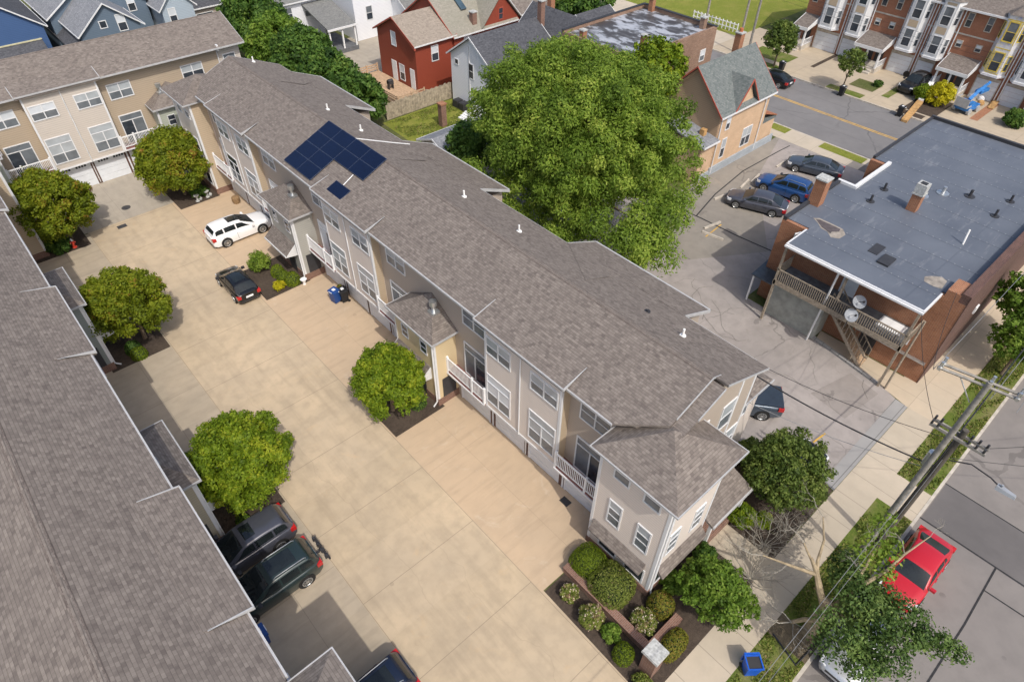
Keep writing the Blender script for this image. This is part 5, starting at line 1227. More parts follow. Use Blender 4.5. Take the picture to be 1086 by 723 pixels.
def clump_crown(rs, lobes, per_m2, leaf, jitter=.25, depth=.45, up=.35, gap=.0):
    """leaves on the outer shells of many lobes (x,y,z,r)"""
    P = []; N = []; Tn = []
    L = np.array(lobes)
    for (x, y, z, r) in lobes:
        n = int(4*math.pi*r*r*per_m2)
        d = rs.normal(size=(n, 3)); d /= np.linalg.norm(d, axis=1)[:, None]
        keep = d[:, 2] > -.75; d = d[keep]; n = len(d)
        rad = r*(1-depth*rs.rand(n)**2)*(1+jitter*(rs.rand(n)-.5))
        # ragged: scale by a few random bumps
        for _ in range(5):
            ax = rs.normal(size=3); ax /= np.linalg.norm(ax); rad *= 1+.10*np.maximum(0, d@ax)**6*rs.choice([-1, 1.6])
        p = d*rad[:, None]*np.array([1, 1, .92])+np.array([x, y, z])
        # drop leaves deep inside another lobe
        dist = np.linalg.norm(p[:, None, :]-L[None, :, :3], axis=2)/L[None, :, 3]
        ok = (dist.min(1) > .55)
        if gap: ok &= rs.rand(n) > gap
        p, d = p[ok], d[ok]
        nn = d+rs.normal(size=d.shape)*.55+np.array([0, 0, up]); nn /= np.linalg.norm(nn, axis=1)[:, None]
        P.append(p); N.append(nn); Tn.append(np.clip(.5+.16*rs.normal()+.17*rs.normal(size=len(p)), 0, 1))
    return np.concatenate(P), np.concatenate(N), np.concatenate(Tn)
def lobes_for(rs, c, rx, ry, rz, n, r0, r1, core=True, flat=0.):
    out = [(c[0], c[1], c[2], min(rx, ry, rz)*.62)] if core else []
    g = math.pi*(3-math.sqrt(5))
    for k in range(n):
        zz = 1-2*(k+.5)/n*.86; rr = math.sqrt(max(0, 1-zz*zz)); a = k*g+rs.rand()*.7
        f = .74+.2*rs.rand(); r = r0+(r1-r0)*rs.rand()
        out.append((c[0]+rx*f*rr*math.cos(a), c[1]+ry*f*rr*math.sin(a), c[2]+rz*f*zz, r))
    return out

leaf_mat('leaf_lime', [(0., (.058, .105, .006)), (.35, (.140, .222, .011)), (.7, (.235, .322, .018)), (1., (.38, .42, .03))], .45)
leaf_mat('leaf_olive', [(0., (.078, .112, .007)), (.35, (.160, .212, .011)), (.75, (.258, .298, .018)), (.94, (.31, .28, .024)), (1., (.30, .18, .03))], .45)
leaf_mat('leaf_forest', [(0., (.022, .058, .010)), (.4, (.066, .142, .022)), (.75, (.118, .212, .032)), (1., (.20, .29, .055))], .42)
leaf_mat('leaf_locust', [(0., (.075, .130, .012)), (.35, (.170, .270, .032)), (.75, (.27, .375, .050)), (1., (.38, .45, .08))], .48)
leaf_mat('leaf_bright', [(0., (.055, .110, .012)), (.5, (.140, .245, .026)), (1., (.27, .37, .06))], .45)
leaf_mat('leaf_dark', [(0., (.050, .088, .016)), (.5, (.125, .185, .034)), (1., (.23, .28, .065))], .42)
leaf_mat('leaf_maple', [(0., (.034, .070, .016)), (.5, (.095, .165, .036)), (1., (.20, .275, .07))])
leaf_mat('leaf_boxwood', [(0., (.075, .115, .006)), (.5, (.150, .215, .010)), (1., (.24, .29, .022))])
leaf_mat('leaf_pinkish', [(0., (.085, .12, .018)), (.45, (.175, .22, .035)), (.75, (.26, .27, .075)), (.92, (.27, .18, .10)), (1., (.30, .17, .13))])
leaf_mat('leaf_yellow', [(0., (.20, .21, .006)), (.5, (.46, .43, .010)), (1., (.66, .58, .024))])
leaf_mat('leaf_rust', [(0., (.085, .095, .012)), (.5, (.185, .205, .022)), (.8, (.24, .18, .03)), (1., (.27, .13, .045))])
leaf_mat('blossom', [(0., (.50, .30, .22)), (.5, (.68, .58, .42)), (1., (.78, .72, .60))], .2)

def tree(name, label, base, rx, rz, zc, mat, seed, leaf=.13, dens=120, nl=34, lr=(.15, .27), cat='tree', group=None, trunk=.12, ry=None, barkm='bark', gap=.06, off=(0, 0), depth=.6, limbs=6, ragged=0, jit=.65):
    rs = np.random.RandomState(seed); ry = ry or rx
    root = thing(name, label, cat, base, 0, group)
    m = MB(); top = zc
    m.tube([(0, 0, -.05), (.02*rx, .01, top*.3), (off[0]*.6+.03*rx, off[1]*.6, top*.7), (off[0], off[1], top+rz*.3)], [trunk*1.25, trunk, trunk*.75, trunk*.25], 8)
    for k in range(limbs):
        a = k*2*math.pi/limbs+rs.rand(); z0 = top*(.35+.35*rs.rand()); e = .62+.25*rs.rand()
        m.tube([(off[0]*z0/top*.8, off[1]*z0/top*.8, z0), (off[0]+math.cos(a)*rx*e*.5, off[1]+math.sin(a)*ry*e*.5, z0+(top-z0)*.6+.1*rz), (off[0]+math.cos(a)*rx*e, off[1]+math.sin(a)*ry*e, top+rz*.35*(rs.rand()-.3))], [trunk*.5, trunk*.32, trunk*.1], 6)
    m.build('trunk', barkm, root, world=False)
    lb = lobes_for(rs, (off[0], off[1], zc), rx, ry, rz, int(nl*2.0), lr[0]*rx, lr[1]*rx)
    ax = rs.normal(size=(5, 3)); ax /= np.linalg.norm(ax, axis=1)[:, None]; am = .10+.10*rs.rand(5)
    def bump(p):
        v = np.array([(p[0]-off[0])/rx, (p[1]-off[1])/ry, (p[2]-zc)/rz]); v /= np.linalg.norm(v)+1e-6
        return 1+float(np.sum(am*np.maximum(0, ax@v)**4))-.07
    for k in range(ragged):
        a = rs.rand()*6.28; zz = rs.rand()*1.1-.25; rr = math.sqrt(max(.1, 1-zz*zz)); r = rx*(.10+.08*rs.rand())
        f = 1.0+.13*rs.rand(); lb.append((off[0]+rx*f*rr*math.cos(a), off[1]+ry*f*rr*math.sin(a), zc+rz*f*zz, r*.8))
    lb = [(off[0]+(x-off[0])*q*pk, off[1]+(y-off[1])*q*pk, zc+(z-zc)*q*(1.12 if z > zc else 1), r) for (x, y, z, r) in lb for q in (bump((x, y, z)),) for pk in (1.06-.22*max(0, (z-zc)/rz),)]
    p, nrm, t = clump_crown(rs, lb, dens, leaf, jitter=jit, gap=gap, depth=depth)
    quads('crown', p, nrm, leaf, t, mat, root, rs=rs)
    return root
GC = 'small round trees in the court planting beds'
tree('court_tree', 'olive green tree beside the cream end wall and north garages', (12.0, 54.9, .01), 2.5, 2.4, 3.1, 'leaf_olive', 11, .135, 140, 44, group=GC, ragged=60)
tree('court_tree', 'olive green tree over the red fire hydrant', (2.75, 54.3, .01), 2.5, 2.4, 3.1, 'leaf_olive', 12, .135, 140, 44, group=GC, ragged=60)
tree('court_tree', 'round tree with reddish twig tips beside the dark slate tower', (2.95, 39.2, .01), 2.2, 2.1, 3.0, 'leaf_olive', 13, .12, 170, 44, group=GC, ragged=75)
tree('court_tree', 'large lime green tree next to the charcoal SUV', (2.9, 23.3, .01), 2.15, 2.1, 3.0, 'leaf_lime', 14, .105, 240, 46, group=GC, ragged=60)
tree('court_tree', 'lime green tree in front of the cream tower', (11.7, 23.25, .01), 1.8, 1.8, 2.8, 'leaf_lime', 15, .105, 240, 44, group=GC, ragged=60)

# the big honey locust: a broad crown of many drooping sprays
def big_tree():
    rs = np.random.RandomState(31); root = thing('shade_tree', 'very large spreading tree with feathery green crown behind the long terrace', 'tree', (35.0, 30.0, 0))
    m = MB(); B = [(0, 0, -.1), (.2, .1, 2.2), (-.1, .3, 4.0)]
    m.tube(B, [.62, .48, .42], 12)
    tips = [(-5.2, -1.2, 8.2), (-5.2, -8.0, 6.6), (-3.2, -4.6, 7.6), (2.0, -5.2, 7.8), (5.2, -1.5, 8.4), (3.6, 3.4, 9.4), (-1.0, 4.8, 9.6), (-4.8, 3.6, 9.0), (0.2, .3, 11.0), (-6.2, -4.2, 6.2)]
    for (x, y, z) in tips: m.tube([(-.1, .3, 3.7), (x*.35, y*.35, 3.7+(z-3.7)*.5), (x*.75, y*.75, z*.86), (x, y, z)], [.32, .24, .12, .04], 7)
    m.build('trunk', 'bark', root, world=False)
    lb = lobes_for(rs, (-2.0, -.4, 8.9), 6.2, 8.0, 5.5, 420, .40, .95, core=False)
    lb += lobes_for(rs, (-2.0, -.6, 8.2), 4.9, 6.6, 4.4, 150, .8, 1.3, core=False)
    lb += [(-7.6+rs.rand()*3.4, -11.6+rs.rand()*3.6, 4.6+rs.rand()*2.0, .55+.5*rs.rand()) for _ in range(22)]
    lb += [(-4.5+rs.rand()*4, -10.4+rs.rand()*2.2, 5.0+rs.rand()*2.4, .5+.5*rs.rand()) for _ in range(14)]
    lb += [(-8.2+rs.rand()*2.6, -7+rs.rand()*12, 3.8+rs.rand()*3.4, .45+.45*rs.rand()) for _ in range(60)]
    lb += [(.2+rs.rand()*3.4, -8.6+rs.rand()*3, 4.6+rs.rand()*2.4, .35+.35*rs.rand()) for _ in range(12)]
    for k in range(90):
        a = rs.rand()*6.28; f = .98+.12*rs.rand(); zz = rs.rand()*1.1-.4; c = math.sqrt(1-zz*zz); lb.append((-2.0+6.3*f*math.cos(a)*c, -.4+8.1*f*math.sin(a)*c, 8.9+5.5*zz, .32+.32*rs.rand()))
    p, n, t = clump_crown(rs, lb, 120, .2, jitter=.8, depth=.8, up=.5, gap=.14)
    quads('crown', p, n, .115, t, 'leaf_locust', root, aspect=2.1, rs=rs)
big_tree()
tree('shade_tree', 'bright leafy tree against the roof end beside the big tree', (31.6, 39.6, 0), 2.2, 1.9, 3.9, 'leaf_forest', 41, .18, 75, 34, trunk=.16, ragged=14)
tree('shade_tree', 'yellow green tree between the big tree and silver roof', (48.4, 34.8, 0), 2.6, 2.3, 7.2, 'leaf_lime', 42, .22, 45, 34, trunk=.18, ragged=10)
for k, (x, y, r, zc, lb) in enumerate(((30.6, 77.2, 3.5, 4.4, 'tall dark end tree in the row, next to the low garage'), (29.9, 70.5, 3.1, 4.2, 'bushy tree in the row behind the roofs, second after the end tree'), (29.6, 64.6, 3.1, 4.3, 'bushy tree in the middle of the row by the white porch'), (29.4, 59.4, 2.8, 4.0, 'bushy tree in the row level with the red house deck'), (29.9, 55.0, 2.4, 3.4, 'lowest tree of the row, by the fence end'))):
    tree('hedge_tree', lb, (x, y, 0), r, r*.95, zc, 'leaf_bright' if k == 1 else 'leaf_forest', 50+k, .24, 48, 40, group='row of trees behind the long terrace', trunk=.16, ragged=10)
tree('shade_tree', 'dark tree at the top beside the silver flat roof', (62.5, 56.5, 0), 3.6, 2.8, 4.2, 'leaf_forest', 61, .28, 30, 30, trunk=.2, ragged=8)
tree('shade_tree', 'dark bushy tree behind the low garage', (34.5, 93.0, 0), 4.2, 3.4, 4.0, 'leaf_forest', 62, .3, 26, 30, trunk=.2, ragged=8)
tree('street_tree', 'small dark street tree beside the black sedan', (75.6, 37.4, 0), 1.75, 1.7, 3.2, 'leaf_dark', 63, .2, 60, 26, trunk=.09, ragged=12)
tree('street_tree', 'small street tree with airy crown between the driveways', (75.5, 28.7, 0), 1.4, 1.35, 3.0, 'leaf_dark', 64, .18, 62, 24, trunk=.07, ragged=14, gap=.2)
tree('street_tree', 'leafy tree by the brick building shading the wide walk', (45.2, 1.0, 0), 1.9, 1.9, 3.9, 'leaf_bright', 65, .19, 75, 30, trunk=.11, ragged=14)
tree('street_tree', 'darker leafy tree on the verge just short of the leafy one', (42.3, .2, 0), 1.5, 1.6, 2.9, 'leaf_bright', 69, .15, 90, 28, trunk=.09, ragged=30)
tree('yard_tree', 'dark green tree between the terrace gable and parking lot', (23.1, 4.9, 0), 1.75, 1.9, 2.7, 'leaf_dark', 66, .105, 150, 44, trunk=.12, ragged=110, jit=.8, gap=.12)
tree('yard_tree', 'light green spreading maple at the walk corner by the flower bed', (15.75, 3.55, 0), 1.35, 1.2, 2.0, 'leaf_bright', 67, .105, 210, 34, trunk=.09, ragged=20, ry=1.5)

def shrub(label, x, y, rx, rz, mat, seed, leaf=.06, dens=420, box=0., flowers=0, cat='shrub', group=None, ry=None, nl=26):
    rs = np.random.RandomState(seed); ry = ry or rx
    root = thing('shrub', label, cat, (x, y, .01), 0, group)
    if box:      # clipped: leaves hug one smooth rounded surface
        n = int(14*rx*ry*dens); d = rs.normal(size=(n, 3)); d /= np.linalg.norm(d, axis=1)[:, None]; d[:, 2] = np.abs(d[:, 2])*1.0-.15*(rs.rand(n))
        e = 2+box*3; f = (np.abs(d[:, 0])**e+np.abs(d[:, 1])**e+np.abs(d[:, 2])**e)**(-1/e)
        ca, sa = math.cos(.1), math.sin(.1)
        p = d*f[:, None]*(1-.10*rs.rand(n)[:, None]**2)*np.array([rx, ry, rz])+np.array([0, 0, rz*.12])
        nn = d/np.array([rx, ry, rz]); nn /= np.linalg.norm(nn, axis=1)[:, None]; nn += rs.normal(size=nn.shape)*.5; nn /= np.linalg.norm(nn, axis=1)[:, None]
        q = rs.normal(size=(14, 3)); q /= np.linalg.norm(q, axis=1)[:, None]
        t = .45+.2*rs.normal(size=n)+.10*np.max(d@q.T, axis=1)*rs.choice([-1, 1])
        m = MB(); m.lathe((0, 0, 0), [(.3*rx, 0), (.86*rx, rz*.2), (.88*rx, rz*.6), (.62*rx, rz*.92), (.1*rx, rz*1.0)], 14)
        st = m.build('stems', 'leaf_core', root, world=False); st.scale = (1, ry/rx, 1)
    else:
        lb = lobes_for(rs, (0, 0, rz*.62), rx, ry, rz*.62, nl, .26*rx, .42*rx); p, nn, t = clump_crown(rs, lb, dens, leaf)
        m = MB()
        for k in range(7): a = k*.9; m.tube([(.04*math.cos(a), .04*math.sin(a), 0), (.5*rx*math.cos(a), .5*ry*math.sin(a), rz*.7)], [.02, .008], 5)
        m.build('stems', 'bark', root, world=False)
    quads('foliage', p, nn, leaf, t, mat, root, rs=rs)
    if flowers:
        idx = rs.choice(len(p), min(len(p), flowers*4), replace=False); idx = idx[nn[idx, 2] > .0][:flowers]
        pp = []; qq = []
        for i in idx:
            for _ in range(5): pp.append(p[i]*1.03+rs.normal(size=3)*.022); v = nn[i]+rs.normal(size=3)*.5; qq.append(v/np.linalg.norm(v))
        quads('blossoms', np.array(pp), np.array(qq), .05, rs.rand(len(pp)), 'blossom', root, aspect=1.1, rs=rs)
    return root
plain('leaf_core', (.02, .035, .008), .95); plain('blue_open', (.008, .09, .48), .4)
FB = 'shrubs of the corner flower bed'
shrub('clipped smooth bright green shrub by the driveway corner', 13.15, 8.75, .82, 1.05, 'leaf_boxwood', 70, .05, 560, .5, group=FB)
shrub('large clipped shrub with pinkish mottled leaves beside the pavilion wall', 13.1, 7.2, .98, 1.15, 'leaf_pinkish', 71, .055, 480, .65, group=FB)
shrub('small white flowering shrub at the driveway end of the bed', 11.42, 8.3, .42, .55, 'leaf_pinkish', 72, .06, 520, flowers=110, group=FB)
shrub('white and pink flowering shrub midway along the outer bed', 11.35, 6.85, .52, .75, 'leaf_pinkish', 73, .065, 460, flowers=150, group=FB)
shrub('fresh green low shrub just past the flowering ones', 11.5, 5.75, .42, .5, 'leaf_bright', 74, .07, 460, group=FB)
shrub('olive clipped oval shrub by the stone capped pier', 11.25, 4.8, .46, .8, 'leaf_boxwood', 75, .05, 520, .25, group=FB)
shrub('flowering rose like shrub inside the brick edge corner', 12.98, 5.12, .52, .65, 'leaf_pinkish', 76, .065, 460, flowers=190, group=FB)
shrub('oval shrub with rusty tips beside the walk', 13.2, 3.62, .85, .75, 'leaf_rust', 77, .055, 460, .2, group=FB, ry=.5)
shrub('yellow green shrub with rust patch near the brick edge end', 14.2, 5.1, .62, .9, 'leaf_rust', 78, .06, 420, .15, group=FB)
shrub('loose bright green shrub at the pavilion corner', 15.4, 5.35, .55, .85, 'leaf_bright', 79, .08, 330, group=FB)
shrub('round green shrub below the skirt roof end', 17.65, 5.2, .5, .85, 'leaf_forest', 80, .06, 420, group=FB)
shrub('dark shrub between the round shrub and the maple', 16.7, 4.7, .5, .65, 'leaf_dark', 81, .065, 380, group=FB)
shrub('low grassy shrub at the foot of the stone capped pier', 10.95, 3.55, .4, .35, 'leaf_pinkish', 82, .06, 420, group=FB)
shrub('light green shrub with yellowed leaves beside the side porch', 20.9, 5.25, .62, .8, 'leaf_lime', 83, .08, 330, group=FB)
shrub('small lime shrub touching the dark yard tree', 21.6, 4.4, .45, .5, 'leaf_lime', 84, .07, 340, group=FB)
shrub('dark shrub under the parking lot edge of the yard tree', 24.6, 6.9, .9, 1.1, 'leaf_dark', 85, .09, 200, group=FB)
MBD = 'shrubs in the bed beside the black hatchback'
shrub('thin pale shrub behind the black hatchback', 12.1, 41.0, .72, 1.2, 'leaf_locust', 86, .09, 150, group=MBD)
shrub('round clipped shrub at the back of the bed', 12.75, 39.6, .5, .75, 'leaf_boxwood', 87, .06, 380, .1, group=MBD)
shrub('round clipped shrub in the middle of the bed', 12.75, 38.75, .48, .75, 'leaf_boxwood', 88, .06, 380, .1, group=MBD)
shrub('round clipped shrub at the corner near the bins', 13.1, 38.0, .55, .85, 'leaf_boxwood', 89, .06, 380, .1, group=MBD)
shrub('small yellow flowering plant below the clipped shrubs', 12.1, 38.1, .4, .4, 'leaf_yellow', 90, .06, 300, group=MBD)
shrub('round shrub under the lime tree by the cream tower', 13.05, 22.6, .52, .8, 'leaf_forest', 91, .07, 300, .1)
shrub('small round shrub in deep shade behind the charcoal SUV', 1.75, 22.1, .36, .45, 'leaf_bright', 92, .07, 300, .1)
shrub('dark round shrub beside the slate tower', 2.0, 38.4, .5, .7, 'leaf_forest', 93, .08, 260, .1); shrub('round shrub at the corner of the slate tower bed', 2.1, 37.7, .5, .6, 'leaf_boxwood', 94, .07, 300, .1)
shrub('dark shrub beside the red hydrant', 1.7, 53.2, .8, .9, 'leaf_forest', 95, .1, 160)
shrub('low dark shrub under the far olive tree', 12.9, 53.9, .7, .7, 'leaf_forest', 96, .1, 160)
shrub('bright yellow round shrub in front of the town terrace porch', 79.8, 20.2, 1.25, 1.8, 'leaf_yellow', 97, .12, 130); shrub('green shrub beside the bright yellow one', 79.6, 21.8, .9, 1.3, 'leaf_lime', 98, .13, 110)
shrub('spiky green shrub at the last town driveway', 80.6, 12.9, 1.0, 1.2, 'leaf_forest', 99, .15, 90)
shrub('tiny green shrub under the airy street tree', 79.6, 26.6, .5, .5, 'leaf_forest', 100, .1, 140)
# ------------------------------------------------------------------ half pruned street tree with dead limbs
def twigs(m, p, d, L, r, depth, rs, spread=.75):
    d = Vector(d).normalized(); q = Vector(p)+d*L
    mid = (Vector(p)+q)/2+Vector(rs.normal(size=3))*L*.07
    m.tube([tuple(p), tuple(mid), tuple(q)], [r, r*.8, r*.55], 5 if r > .02 else 4, cap=False)
    if depth == 0: return
    for k in range(3 if depth > 1 else 2):
        f = .45+.5*rs.rand(); b = Vector(p).lerp(q, f)
        nd = d+Vector(rs.normal(size=3))*spread; twigs(m, b, nd, L*(.45+.3*rs.rand()), r*.5, depth-1, rs, spread)
def street_tree():
    rs = np.random.RandomState(201)
    root = thing('street_tree', 'half pruned street tree with bare limbs hanging over the red coupe', 'tree', (18.4, -.1, 0))
    m = MB()
    m.tube([(0, 0, -.1), (0, .02, .8), (-.08, .06, 1.9), (-.2, .1, 3.0)], [.34, .27, .23, .21], 12)
    m.lathe((-.2, .1, 2.9), [(.21, 0), (.24, .12), (.2, .26), (.05, .3)], 10)
    m.build('trunk', 'pale_bark', root, world=False)
    def limb(pts, rad):
        m = MB(); m.tube(pts, rad, 8); return m.build('limb', 'pale_bark', root, world=False)
    limb([(-.2, .15, 2.8), (-.12, .6, 3.4), (.1, 1.1, 4.0), (.28, 1.55, 4.3)], [.17, .15, .11, .07])
    limb([(.05, 1.0, 3.9), (.5, 1.3, 4.1), (1.5, 1.6, 4.2), (2.3, 2.2, 4.5)], [.09, .07, .05, .025])
    limb([(.2, 1.4, 4.2), (.35, 1.8, 4.4), (.45, 2.1, 4.6)], [.06, .045, .03])
    limb([(.05, 1.0, 3.9), (-.5, 2.0, 4.0), (-1.1, 3.0, 4.2)], [.09, .06, .025])
    limb([(-.05, .05, 1.9), (.05, -.5, 2.5), (.1, -.95, 2.9)], [.14, .12, .10])
    limb([(0, .02, 1.3), (.3, -.2, 2.8), (.6, -.3, 3.9), (1.3, -.2, 4.3), (2.3, -.1, 4.7)], [.14, .12, .09, .065, .05])
    limb([(.5, -.3, 3.6), (1.2, -.6, 4.3), (1.9, -.85, 4.6), (3.0, -1.0, 4.8), (4.4, -1.35, 5.1)], [.10, .085, .07, .05, .02])
    limb([(-.05, .05, 1.2), (-.7, .4, 1.7), (-1.4, .7, 2.0)], [.12, .1, .08])
    m = MB()
    for p, d, L, r in (((.45, 2.1, 4.6), (-.1, .7, .4), .9, .025), ((2.3, 2.2, 4.5), (.3, .7, .3), .9, .02), ((-1.1, 3.0, 4.2), (-.6, .7, .3), 1.1, .025), ((-.6, 2.1, 4.0), (-.9, .1, .3), 1.0, .02),
                       ((-1.4, .7, 2.0), (-.9, .8, .4), 1.1, .03), ((-1.4, .7, 2.0), (-.3, 1.0, .5), 1.1, .025), ((-1.3, .65, 1.95), (-.8, -.4, .2), .9, .022), ((-1.3, .7, 2.0), (-.2, -.6, .5), .8, .02),
                       ((2.3, -.1, 4.7), (.4, .5, .5), .8, .022), ((3.0, -1.0, 4.8), (.3, .6, .3), .9, .02), ((4.4, -1.35, 5.1), (1, -.2, .2), .8, .015), ((1.3, -.2, 4.3), (.0, 1.0, .5), .8, .02)):
        m = MB(); twigs(m, p, d, L, r, 3, rs); m.build('dead_branch', 'dead_twig', root, world=False)
    lb = []
    for k in range(46): lb.append((-1.9+rs.rand()*3.5, -2.9+rs.rand()*2.9, 3.0+rs.rand()*1.4, .30+.36*rs.rand()))
    for k in range(16): lb.append((.3+rs.rand()*1.8, -.6+rs.rand()*1.2, 3.2+rs.rand()*1.0, .25+.28*rs.rand()))
    for k in range(20): f = rs.rand(); lb.append((.3+.9*f+rs.rand()*.5, -2.9-1.6*f+rs.rand()*.5, 3.3+rs.rand()*.8, .22+.24*rs.rand()))
    p, n, t = clump_crown(rs, lb, 180, .15, jitter=.8, depth=.75, gap=.20); quads('foliage', p, n, .10, t, 'leaf_maple', root, rs=rs)
    lb = [(1.2+rs.rand()*3.0, -1.0+rs.rand()*1.5, 4.2+rs.rand()*1.0, .2+.22*rs.rand()) for k in range(26)]
    p, n, t = clump_crown(rs, lb, 60, .13, jitter=.7, depth=.7, gap=.4); quads('sparse_foliage', p, n, .13, t, 'leaf_locust', root, rs=rs)
street_tree()
def bare(label, x, y, H, seed, n=7, base_z=0.):
    rs = np.random.RandomState(seed); root = thing('bare_shrub', label, 'shrub', (x, y, base_z), 0, 'leafless shrubs by the walk')
    m = MB()
    for k in range(n): a = k*6.28/n; twigs(m, (.05*math.cos(a), .05*math.sin(a), 0), (math.cos(a)*.9, math.sin(a)*.9, .9), H*.6, .022, 3, rs, .65)
    m.build('branches', 'dead_twig', root, world=False)
bare('leafless grey shrub at the side porch walk', 20.6, 3.6, 2.2, 301, n=14); bare('leafless grey shrub beside the maple crown', 18.6, 3.1, 2.4, 302, n=14); bare('leafless grey shrub beyond the yard tree trunk', 22.2, 3.3, 1.9, 303, n=11)

# grass tufts on the verges (one uncountable mass)
def tufts():
    rs = np.random.RandomState(5); P = []
    for x0, x1, y0, y1, n in ((10.7, 17.0, -.7, 1.1, 5200), (18.3, 27.5, -.7, 1.1, 8000), (29.9, 46, -.7, 1.1, 12000), (32.5, 40.8, 46.3, 54.9, 12000)):
        P.append(np.stack([x0+(x1-x0)*rs.rand(n), y0+(y1-y0)*rs.rand(n), .02+.03*rs.rand(n)], 1))
    P = np.concatenate(P); q = np.sin(P[:, 0]*2.1+np.cos(P[:, 1]*3.3)*2)+np.sin(P[:, 1]*1.7+P[:, 0]*.6); P = P[q+rs.normal(size=len(P))*.6 > .1]
    N = rs.normal(size=P.shape); N[:, 2] = np.abs(N[:, 2])*1.6; N /= np.linalg.norm(N, axis=1)[:, None]
    o = quads('grass', P, N, .085, np.clip(.5+.25*rs.normal(size=len(P)), 0, 1), 'leaf_grass', aspect=2.4, rs=rs); o['kind'] = 'stuff'
leaf_mat('leaf_grass', [(0., (.09, .14, .02)), (.5, (.17, .22, .035)), (.8, (.26, .25, .07)), (1., (.36, .28, .14))])
tufts()
# timber edging round the tree pit
t = thing('tree_pit_edging', 'dark timber edging round the street tree pit', 'edging', (17.6, .0, 0))
m = MB(); m.tube([(17.1, .9, .04), (16.65, -.5, .04), (18.2, -.62, .04)], .045, 5, smooth=False); m.build('edging', 'metal_dark', t)

# ------------------------------------------------------------------ poles, lamp, wires
t = thing('utility_pole', 'tall pale grey utility pole with long double crossarm on top', 'utility pole', (23.0, .2, 0))
MB().tube([(23.0, .2, -.1), (23.0, .2, 13.2)], [.155, .10], 12).build('post', 'pole_wood', t)
m = MB()
for dx in (-.15, .15): m.tube([(22.84+dx, 1.8, 12.95), (23.38+dx, -.8, 12.95)], .06, 4, smooth=False)
ca = m.build('crossarm', 'pole_wood', t)
m = MB()
for f in (.03, .62, .97):
    x, y = 22.84+.54*f, 1.8-2.6*f
    for dx in (-.17, .17): m.cyl((x+dx, y, 13.0), .06, .26, 8)
    m.box(x-.26, x+.26, y-.06, y+.06, 12.90, 13.04)
m.each('insulator', 'galvanised', ca)
m = MB(); m.tube([(23.0, .35, 12.0), (22.95, 1.1, 12.9)], .025, 6); m.build('brace', 'galvanised', t)
t = thing('utility_pole', 'shorter dark utility pole carrying transformers and the street lamp arm', 'utility pole', (24.8, -.12, 0))
MB().tube([(24.8, -.12, -.1), (24.8, -.12, 9.3)], [.165, .12], 12).build('post', 'pole_dark', t)
m = MB()
for dx in (-.22, .14): m.box(24.8+dx, 24.88+dx, -1.15, 1.05, 8.75, 8.88)
ca = m.build('crossarm', 'pole_wood', t)
m = MB()
for y in (-1.05, -.75, -.45, .75, 1.0): m.cyl((24.62, y, 8.88), .05, .2, 8); m.cyl((24.98, y, 8.88), .05, .2, 8)
m.each('insulator', 'metal_dark', ca)
m = MB(); m.tube([(24.75, -.3, 7.5), (24.85, -1.0, 7.85), (24.75, -1.8, 7.85), (24.7, -2.15, 7.75)], .03, 6); ar = m.build('lamp_arm', 'wire_black', t)
m = MB(); m.prism([(24.52, -2.1, 7.62), (24.86, -2.1, 7.62), (24.8, -2.85, 7.62), (24.58, -2.85, 7.62)], [(24.58, -2.1, 7.8), (24.8, -2.1, 7.8), (24.76, -2.8, 7.74), (24.62, -2.8, 7.74)]); m.cyl((24.69, -2.25, 7.8), .05, .1, 8); m.build('lamp_head', 'dish_grey', ar)
m = MB(); m.cyl((24.45, .28, 6.9), .2, .8, 12); m.tube([(24.45, .28, 7.7), (24.5, .3, 8.7)], .03, 5); m.build('transformer', 'galvanised', t)
m = MB(); m.tube([(24.55, .1, 8.7), (24.3, .2, 7.9), (24.2, .3, 6.2)], .035, 6); m.tube([(24.5, 0, 8.7), (24.2, 0, 7.8), (24.1, .1, 6.0)], .03, 6); m.build('cable_drop', 'wire_black', t)
t = thing('utility_pole', 'plain grey pole at the shop corner with a short arm', 'utility pole', (35.55, 4.55, 0))
MB().tube([(35.55, 4.55, -.1), (35.55, 4.55, 5.6)], [.07, .06], 8).build('post', 'weathered_wood', t); MB().box(35.0, 36.6, 4.42, 4.52, 5.1, 5.22).build('crossarm', 'galvanised', t) if False else None
for x, y, h_, lb in ((80.3, 45.2, 9.0, 'tall grey pole at the lawn corner across the street'), (79.9, 50.5, 8.0, 'thin white pole by the white lawn fence'), (75.4, 41.0, 9.0, 'grey pole beside the small dark street tree')):
    t = thing('utility_pole', lb, 'utility pole', (x, y, 0)); MB().tube([(x, y, -.1), (x, y, h_)], [.16, .11], 8).build('post', 'pole_wood', t)
def wire(label, a, b, sag, r=.014, mat='wire_black'):
    a, b = Vector(a), Vector(b); m = MB(); pts = []
    for i in range(25): f = i/24; p = a.lerp(b, f); p.z -= sag*4*f*(1-f); pts.append(tuple(p))
    m.tube(pts, r, 5); o = m.build('overhead_wire', mat); tag(o, label, 'overhead wire', 'overhead wires'); return o
P1, P2 = (22.9, .19), (24.8, -.12)
wire('thick black service wire from the tall pole to the pavilion gable', (24.5, 0, 7.0), (22.55, 9.2, 7.8), .35, .035)
wire('thin black service wire running beside the thick one to the gable', (24.6, .3, 8.6), (22.6, 9.6, 8.3), .4, .014)
wire('pale wire passing low over the grey pickup truck', (24.6, .2, 6.6), (22.5, 7.9, 6.0), .3, .014, 'wire_grey')
for k, (y, lb) in enumerate(((-.95, 'street side primary wire along the road'), (-.1, 'middle primary wire along the road'), (1.88, 'walk side primary wire along the road'))):
    wire(lb+' past the tall pole', (22.9, y, 12.65), (72, y-.3, 12.4), .8, .012, 'wire_grey')
